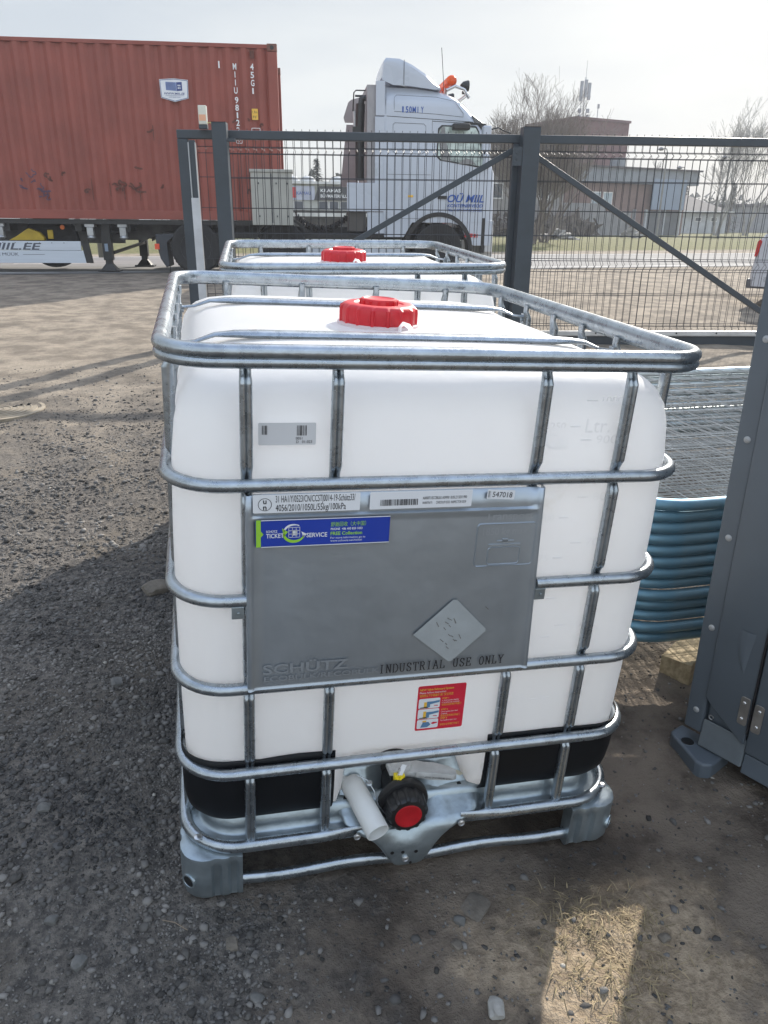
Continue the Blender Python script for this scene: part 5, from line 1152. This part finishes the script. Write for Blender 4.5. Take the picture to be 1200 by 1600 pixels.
q = MB(); q.prism([(.035, .70), (.05, .90), (.08, .93), (.11, .90), (.075, .70)], -.012, .05, lambda a, b, t: (a, t, b)); q.build('tail_light', mat('tail_red', (.55, .02, .02), rough=.2, coat=.5), car, bevel=.008)
q = MB(); q.box(-.02, .35, .02, 1.76, .27, .40); q.build('bumper', mat('bumper_dark', (.12, .12, .13), rough=.5), car, bevel=.02)
for u in (.85, 3.6): wheel(car, u, .09, .31, .31, .20, rimm=hub_m)
for u in (.85, 3.6):
    q = MB(); q.lathe([(.35, -.004), (.35, .004)], (u, -.001, .33), 'y', 30); q.build('wheel_well', dark, car)
# ================================================================ FAR SIDE OF THE ROAD
def vm(n, c, v=.15, s=1.5, **k): return mat(n, c, rough=.85, var=v, vs=s, **k)
brick = vm('tower_brick', (.17, .095, .092)); brick2 = vm('hall_brick', (.19, .125, .11)); gcl = vm('grey_cladding', (.22, .24, .265)); bluep = vm('blue_panel', (.24, .29, .37), .05)
wallw = vm('pale_render', (.42, .44, .46)); roofd = vm('dark_roof', (.08, .075, .08)); glz = vm('window_dark', (.07, .08, .09)); wtrim = vm('white_trim', (.65, .65, .64)); conc = vm('concrete_grey', (.22, .22, .21))
def bmat(x, y, a): return Matrix.Translation((x, y, .5))@Matrix.Rotation(R(a), 4, 'Z')
b = empty('tower_building', label='brick red flat-topped tower block rising behind the gate', cat='tower', mtx=bmat(28.9, 59.2, 15))
q = MB(); q.box(0, 5.4, 0, 6, 0, 8.25); q.box(5.4, 5.5, -.02, 6, 0, 8.4); q.build('wall', brick, b)
q = MB(); q.box(-.1, 5.6, -.1, 6.1, 8.25, 8.42); q.build('parapet', vm('parapet_metal', (.17, .10, .10)), b)
m_ = empty('antenna_mast', label='antenna mast with white panel antennas on the roof of the brick tower', cat='antenna', mtx=Matrix.Translation((30.1, 60.6, 8.9)))
q = MB(); q.tube([(0, 0, -.1), (0, 0, 2.9)], .07, 6); q.tube([(0, 0, 2.9), (0, 0, 4.0)], .02, 5)
for k in range(9): q.bar((-.22, 0, .3+k*.28), (.22, 0, .44+k*.28), .02, .03)
q.tube([(.25, 0, .2), (.25, 0, 2.4)], .03, 5); q.tube([(-.25, 0, .2), (-.25, 0, 2.4)], .03, 5); q.build('lattice', wtrim, m_)
pa = vm('antenna_panel', (.34, .35, .38))
for x, z, h in ((-.34, 1.25, 1.35), (.30, 1.35, 1.15), (0, 1.5, 1.2), (-.36, .0, .28), (.32, .02, .28), (-.36, .42, .3), (.33, .45, .28)):
    q = MB(); q.box(x-.10, x+.10, -.2, -.02, z, z+h); q.build('panel_antenna', pa, m_)
q = MB(); q.tube([(1.25, 0, -.2), (1.25, 0, 1.0)], .03, 5); q.box(1.2, 1.35, -.05, .05, .8, 1.1); q.build('small_mast', pa, m_)
b = empty('factory_hall', label='long brick and grey hall with a blue panel below the tower', cat='hall', mtx=bmat(20.6, 52.6, 14))
q = MB(); q.box(0, 17.6, 0, 10, 0, 3.6); q.build('wall', brick2, b)
q = MB(); q.box(5.5, 18.4, -.35, 10, 3.62, 4.6); q.box(3.2, 18.4, -.4, -.35, 3.62, 4.3); q.build('grey_upper_wall', gcl, b)
q = MB(); q.box(5.4, 18.6, -.5, 10, 4.6, 4.72); q.build('roof_edge', roofd, b)
q = MB(); q.box(13.6, 17.0, -.5, -.36, 1.85, 4.0); q.build('blue_panel', bluep, b)
q = MB(); q.box(14.9, 15.7, -.3, .5, 4.7, 5.3); q.v = [(x-5, y, z) for x, y, z in q.v]; q.build('chimney', gcl, b)
for u in (8.0, 9.1, 3.2, 4.3, 1.2):
    q = MB(); q.box(u, u+.9, -.06, .02, 2.0, 3.0); f_ = q.build('window', wtrim, b); q = MB(); q.box(u+.08, u+.82, -.08, -.06, 2.08, 2.92); q.build('pane', vm('sky_glass', (.36, .42, .46)), f_)
q = MB(); q.box(-.2, 12, -.12, 0, 0, 1.7); q.box(4.2, 9.4, -.14, -.1, 1.3, 2.2); q.build('rendered_plinth', vm('plinth_grey', (.25, .25, .25)), b)
for u in (13.7, 15.4):
    q = MB(); q.box(u, u+1.5, -.1, .0, 0, 1.75); q.build('garage_door', vm('door_grey', (.12, .13, .14)), b)
for u in (13.4, 15.3, 17.0, 12.2):
    q = MB(); q.box(u, u+.18, -.2, -.02, 0, 1.85); q.build('pier', wallw, b)
b = empty('side_block', label='dull red block peeping out right of the blue panel above the low house', cat='building', mtx=bmat(44.2, 74, 14))
q = MB(); q.box(0, 4.2, 0, 6, 0, 3.5); q.build('wall', vm('dull_red_wall', (.24, .12, .11)), b); q = MB(); q.box(-.1, 4.3, -.1, 6, 3.5, 3.65); q.build('roof', roofd, b)
b = empty('low_house', label='low pale outbuilding with dark gabled roof and two small windows', cat='house', mtx=bmat(43.4, 67.5, 15))
q = MB(); q.box(0, 7.8, 0, 6, 0, 1.95); q.build('wall', wallw, b)
q = MB(); q.add([(-.4, -.4, 1.95), (8.2, -.4, 1.95), (8.2, 6.4, 1.95), (-.4, 6.4, 1.95), (3.1, 2.4, 3.5), (4.4, 2.4, 3.5), (3.1, 3.6, 3.5), (4.4, 3.6, 3.5)], [(0, 1, 5, 4), (1, 2, 7, 5), (2, 3, 6, 7), (3, 0, 4, 6), (4, 5, 7, 6), (0, 3, 2, 1)]); q.build('roof', roofd, b)
q = MB(); q.box(-.45, 8.25, -.45, -.38, 1.85, 2.0); q.build('eaves_board', wtrim, b)
for u in (3.3, 5.5):
    q = MB(); q.box(u, u+.9, -.05, .02, 1.05, 1.45); f_ = q.build('window', wtrim, b); q = MB(); q.box(u+.1, u+.8, -.07, -.05, 1.12, 1.40); q.build('pane', glz, f_)
b = empty('far_shed', label='long grey shed beyond the low house at the right edge', cat='shed', mtx=bmat(57, 77, 12)); q = MB(); q.box(0, 26, 0, 6, 0, 2.6); q.build('wall', vm('shed_grey', (.22, .23, .25)), b); q = MB(); q.box(-.3, 26.3, -.3, 6.3, 2.6, 2.9); q.build('roof', roofd, b)
# roadside lamps
def street_lamp(x, y, h, lab):
    t = empty('street_lamp', (x, y, .5), R(-160), lab, 'street lamp', 'street lamps beyond the road')
    q = MB(); q.tube([(0, 0, 0), (0, 0, h-.2)], [.07, .045], 8); q.build('pole', conc, t); q = MB(); q.tube([(0, 0, h-.22), (.1, 0, h-.02), (.5, 0, h)], .03, 6); q.build('arm', conc, t)
    q = MB(); q.lathe([(.02, .06), (.10, .03), (.19, -.06), (.12, -.13), (.0, -.15)], (.62, 0, h), 'z', 12); q.build('lamp_head', vm('lamp_grey', (.16, .16, .17)), t, smooth=50)
street_lamp(28.4, 45.4, 5.12, 'street lamp seen through the gate to the left, above the grey hall'); street_lamp(33.5, 46.3, 4.85, 'street lamp seen through the gate to the right, above the low house')
street_lamp(31.5, 48.0, 4.3, 'lower street lamp between the other two, its head level with the hall roof')
# utility bits on the verge
for x, y, r_, lab in ((19.3, 40.5, .38, 'heap of grey rubble before the brick hall'), (26.6, 45.5, .3, 'low pale heap beside the garage doors')):
    q = MB()
    for k in range(40):
        a = rng.uniform(0, 6.28); d = abs(rng.normal(0, r_)); s_ = rng.uniform(.08, .2); z = max(0, .55-d*.7)*rng.uniform(.3, 1); q.box(-s_, s_, -s_*.7, s_*.7, -s_*.5, s_*.5, M=Matrix.Translation((math.cos(a)*d*1.6, math.sin(a)*d, z))@Matrix.Rotation(a, 4, 'Z')@Matrix.Rotation(rng.uniform(-.6, .6), 4, 'X'))
    o = q.build('rubble_heap', vm('rubble', (.26, .25, .23), .3)); o.location = (x, y, .5); tag(o, lab, 'rubble')
# left: trading hall with sign boards behind the truck
b = empty('trade_hall', label='pale trading hall with sign boards and roof domes seen between container and cab', cat='shop', mtx=bmat(2.2, 42.3, -1.5))
q = MB(); q.box(0, 11, 0, 8, 1.35, 2.62); q.build('upper_wall', vm('cream_wall', (.40, .41, .37)), b)
q = MB(); q.box(0, 11, 0.3, 8, 0, 1.3); q.build('lower_wall', vm('lower_grey', (.15, .15, .15)), b)
q = MB(); q.box(-.3, 11.2, -1.2, .25, 1.05, 1.22); q.build('canopy', wtrim, b)
q = MB(); q.box(-.3, 11.3, -.2, 8, 2.62, 2.74); q.build('roof_edge', wtrim, b)
for u in (2.9, 3.75, 5.35, 6.2, .5, 7.7):
    q = MB(); q.lathe([(.42, 2.74), (.40, 2.86), (.28, 2.98), (.12, 3.03), (0, 3.04)], (u, .8, 0), 'z', 16, cap0=False, cap1=False); q.build('roof_dome', vm('dome_white', (.55, .56, .56)), b, smooth=50)
q = MB(); q.box(1.0, 4.0, -.08, -.02, 1.85, 2.52); s_ = q.build('sign_board', vm('sign_white', (.42, .44, .52)), b); q = MB(); q.add([(2.85, -.1, 1.95), (3.0, -.1, 1.95), (3.0, -.1, 2.45), (2.85, -.1, 2.45)], [(0, 1, 2, 3)]); q.build('red_mark', rdm, s_); q = MB(); q.text('KAMAU', (3.05, -.1, 2.1), (1, 0, 0), (0, 0, 1), .16, w=.75); q.build('sign_text', lb_, s_)
q = MB(); q.add([(3.95, -.1, 1.85), (6.7, -.1, 1.85), (6.7, -.1, 2.52), (4.2, -.1, 2.52)], [(0, 1, 2, 3)]); s_ = q.build('sign_board', vm('sign_dark', (.055, .058, .065)), b)
q = MB(); q.text('KRAMAS', (4.3, -.12, 2.24), (1, 0, 0), (0, 0, 1), .16, w=1.05, bold=True); q.text('BŪVMATERIĀLU SALONS', (4.3, -.12, 1.98), (1, 0, 0), (0, 0, 1), .15, w=2.2, bold=True); q.build('sign_text', white_ink, s_)
for u in (4.2, 4.75, 5.35, 5.95, 7.0, 2.9):
    q = MB(); q.box(u, u+.5, -.04, .0, 1.38, 1.80); f_ = q.build('window', wtrim, b); q = MB(); q.box(u+.03, u+.47, -.06, -.04, 1.40, 1.78); q.build('pane', glz, f_)
for u in (3.2, 4.4, 5.5, 6.6, 7.8):
    q = MB(); q.box(u, u+.9, .22, .29, .1, .95); q.build('shop_window', vm('shop_glass', (.10, .10, .10)), b)
# ---- bare trees
def bare_tree(name, x, y, h, spread, stems, seed, lab, cm, depth=5, base=.13, lean=.16, twig=.006, fork=3, zb=.45):
    t = empty(name, (x, y, zb), 0, lab, 'tree', 'bare trees beyond the road')
    r_ = random.Random(seed); tr, cr_ = MB(), MB()
    def grow(p, d, ln, r, lv):
        n = 3; P = [p]; q_ = p.copy(); dd = d.copy()
        for i in range(n):
            dd = (dd+Vector((r_.gauss(0, .12), r_.gauss(0, .12), r_.gauss(.05, .06)))).normalized(); q_ = q_+dd*ln/n; P.append(q_.copy())
        r1 = max(twig, r*.62); R_ = [lerp(r, r1, i/n) for i in range(n+1)]
        (tr if lv <= 1 else cr_).tube(P, R_, 6 if lv <= 1 else 3, caps=False)
        if lv >= depth: return
        for k in range(fork+(1 if lv > 1 else 0)):
            i = r_.choice((1, 2, 3, 3)) if lv > 0 else r_.choice((2, 3)); a = r_.uniform(0, 6.28); s_ = r_.uniform(.25, .62)*spread
            nd = (dd+Vector((math.cos(a)*s_, math.sin(a)*s_, r_.uniform(.0, .25)))).normalized(); grow(P[i], nd, ln*r_.uniform(.58, .82), r1*r_.uniform(.5, .8), lv+1)
    for k in range(stems):
        a = 6.28*k/stems+r_.uniform(0, 1); s_ = lean*r_.uniform(.4, 1.4) if stems > 1 else .04
        grow(Vector((math.cos(a)*.12*(stems > 1), math.sin(a)*.12*(stems > 1), 0)), Vector((math.cos(a)*s_, math.sin(a)*s_, 1)).normalized(), h*.34*r_.uniform(.85, 1.12), base*(.7 if stems > 1 else 1), 0)
    tr.build('trunk', cm, t, smooth=60); cr_.build('crown', cm, t); return t
bark = vm('bark_brown', (.20, .175, .155), .2); birch = vm('birch_bark', (.30, .29, .27), .3); barkg = vm('bark_grey', (.17, .16, .15), .2)
bare_tree('bare_tree', 14.3, 32.6, 5.9, 1.25, 7, 11, 'wide many-stemmed bare tree directly left of and behind the thick gate post', bark, depth=5, lean=.5, twig=.0048, fork=4, base=.11)
bare_tree('bare_tree', 15.9, 34.8, 5.4, 1.15, 5, 12, 'many-stemmed bare tree leaning across the brick tower, right of the gate post', bark, depth=5, lean=.5, twig=.0055, fork=3, base=.10)
bare_tree('birch_tree', 40.6, 56.5, 9.0, 1.0, 3, 13, 'tall bare birch standing left of its neighbour at the right edge', birch, depth=5, twig=.009, base=.16, lean=.15, fork=3)
bare_tree('birch_tree', 44.0, 57.4, 8.6, 1.0, 3, 14, 'bare birch group cut by the right edge of the picture', birch, depth=5, twig=.009, base=.16, lean=.15, fork=3)
bare_tree('bare_tree', 37.5, 61.5, 5.6, .9, 3, 15, 'smaller bare tree between the hall roof and the birches', barkg, depth=5, twig=.012)
bare_tree('bare_tree', 13.0, 44.0, 4.0, .9, 3, 17, 'low bare tree just right of the truck cab', barkg, depth=5, twig=.009)
# conifers and low scrub far off
def conifer(x, y, h, lab, seed):
    t = empty('spruce_tree', (x, y, .4), 0, lab, 'tree', 'distant spruces'); r_ = random.Random(seed); q = MB(); q.tube([(0, 0, 0), (0, 0, h*.98)], [.12, .02], 6); q.build('trunk', bark, t)
    q = MB()
    for k in range(900):
        z = h*(.06+.94*r_.random()**.8); rr = (1-z/h)*h*.20*r_.uniform(.3, 1.1)+.05; a = r_.uniform(0, 6.28); c = Vector((math.cos(a)*rr, math.sin(a)*rr, z)); s_ = r_.uniform(.12, .30); d = Vector((math.cos(a)*s_, math.sin(a)*s_, -s_*.35)); e = Vector((-math.sin(a)*s_*.35, math.cos(a)*s_*.35, 0))
        q.add([c-e, c+e, c+d], [(0, 1, 2)])
    q.build('crown', vm('spruce_green', (.035, .055, .045), .3), t)
for i, (x, y, h, l_) in enumerate(((53.5, 72.5, 4.8, 'blue-green spruce farther right behind the birches'), (51.0, 77.0, 4.6, 'blue-green spruce directly behind the low house roof'), (8.4, 56, 4.9, 'dark spruce above the trading hall roof, beside the truck cab'))): conifer(x, y, h, l_, i)
def tree_line(name, x0, x1, y, h, seed, lab, k=2600, mt=None):
    r_ = random.Random(seed); q = MB()
    for _ in range(k):
        x = r_.uniform(x0, x1); hh = h*(.55+.45*noise.noise(Vector((x*.35, seed, 0)))+.25*noise.noise(Vector((x*1.3, seed, 5)))); z = hh*r_.random()**.6; c = Vector((x, y+r_.uniform(-2, 2), .3+max(0, z))); s_ = r_.uniform(.15, .45)
        v = [c+Vector((r_.gauss(0, s_), r_.gauss(0, s_), r_.gauss(0, s_))) for _ in range(3)]; q.add(v, [(0, 1, 2)])
    tag(q.build(name, mt or vm('far_woods', (.10, .105, .095), .35, 4)), lab, 'woodland', kind='stuff')
tree_line('far_woodland', -14, 22, 74, 6.4, 3, 'far grey-green line of trees above the trading hall')
tree_line('far_woodland', 60, 150, 120, 9, 6, 'far woodland along the horizon at the right', k=3600)
tree_line('hedge', 12, 27, 52, 2.2, 9, 'scrubby bare undergrowth behind the trees left of the brick hall', k=2200, mt=vm('scrub', (.13, .11, .09), .3, 4))
b = empty('far_building', label='grey building far behind the bare tree, just right of the truck cab', cat='building', mtx=bmat(15.0, 50.5, 8))
q = MB(); q.box(0, 10, 0, 6, 0, 4.0); q.build('wall', vm('far_wall', (.24, .23, .22)), b)
q = MB(); q.box(-.2, 10.2, -.3, 6, 4.0, 4.3); q.build('roof', roofd, b)
q = MB(); q.box(.0, 1.6, -.3, 0, 0, 1.6); q.build('red_porch', vm('porch_red', (.28, .06, .06)), b)
for u in (.8, 2.6, 4.4, 6.2, 8):
    for z in (2.3,):
        q = MB(); q.box(u, u+.8, -.05, .02, z, z+1); f_ = q.build('window', wtrim, b); q = MB(); q.box(u+.08, u+.72, -.07, -.05, z+.08, z+.92); q.build('pane', glz, f_)
# ---- air
hz = MB(); hz.box(-60, 130, -12, 210, -1.3, 26)
me = bpy.data.meshes.new('haze'); me.from_pydata(hz.v, [], hz.f); hm_ = bpy.data.materials.new('haze_air'); hm_.use_nodes = True
tn = hm_.node_tree; tn.nodes.remove(tn.nodes['Principled BSDF']); pv = tn.nodes.new('ShaderNodeVolumePrincipled'); pv.inputs['Color'].default_value = (.93, .95, 1, 1); pv.inputs['Density'].default_value = .0019; pv.inputs['Anisotropy'].default_value = .0
tn.links.new(pv.outputs[0], tn.nodes['Material Output'].inputs['Volume']); me.materials.append(hm_); ho = bpy.data.objects.new('haze', me); COL.objects.link(ho); tag(ho, 'thin pale haze filling the air over the yard and the road', 'haze', kind='stuff')
bpy.context.view_layer.update()
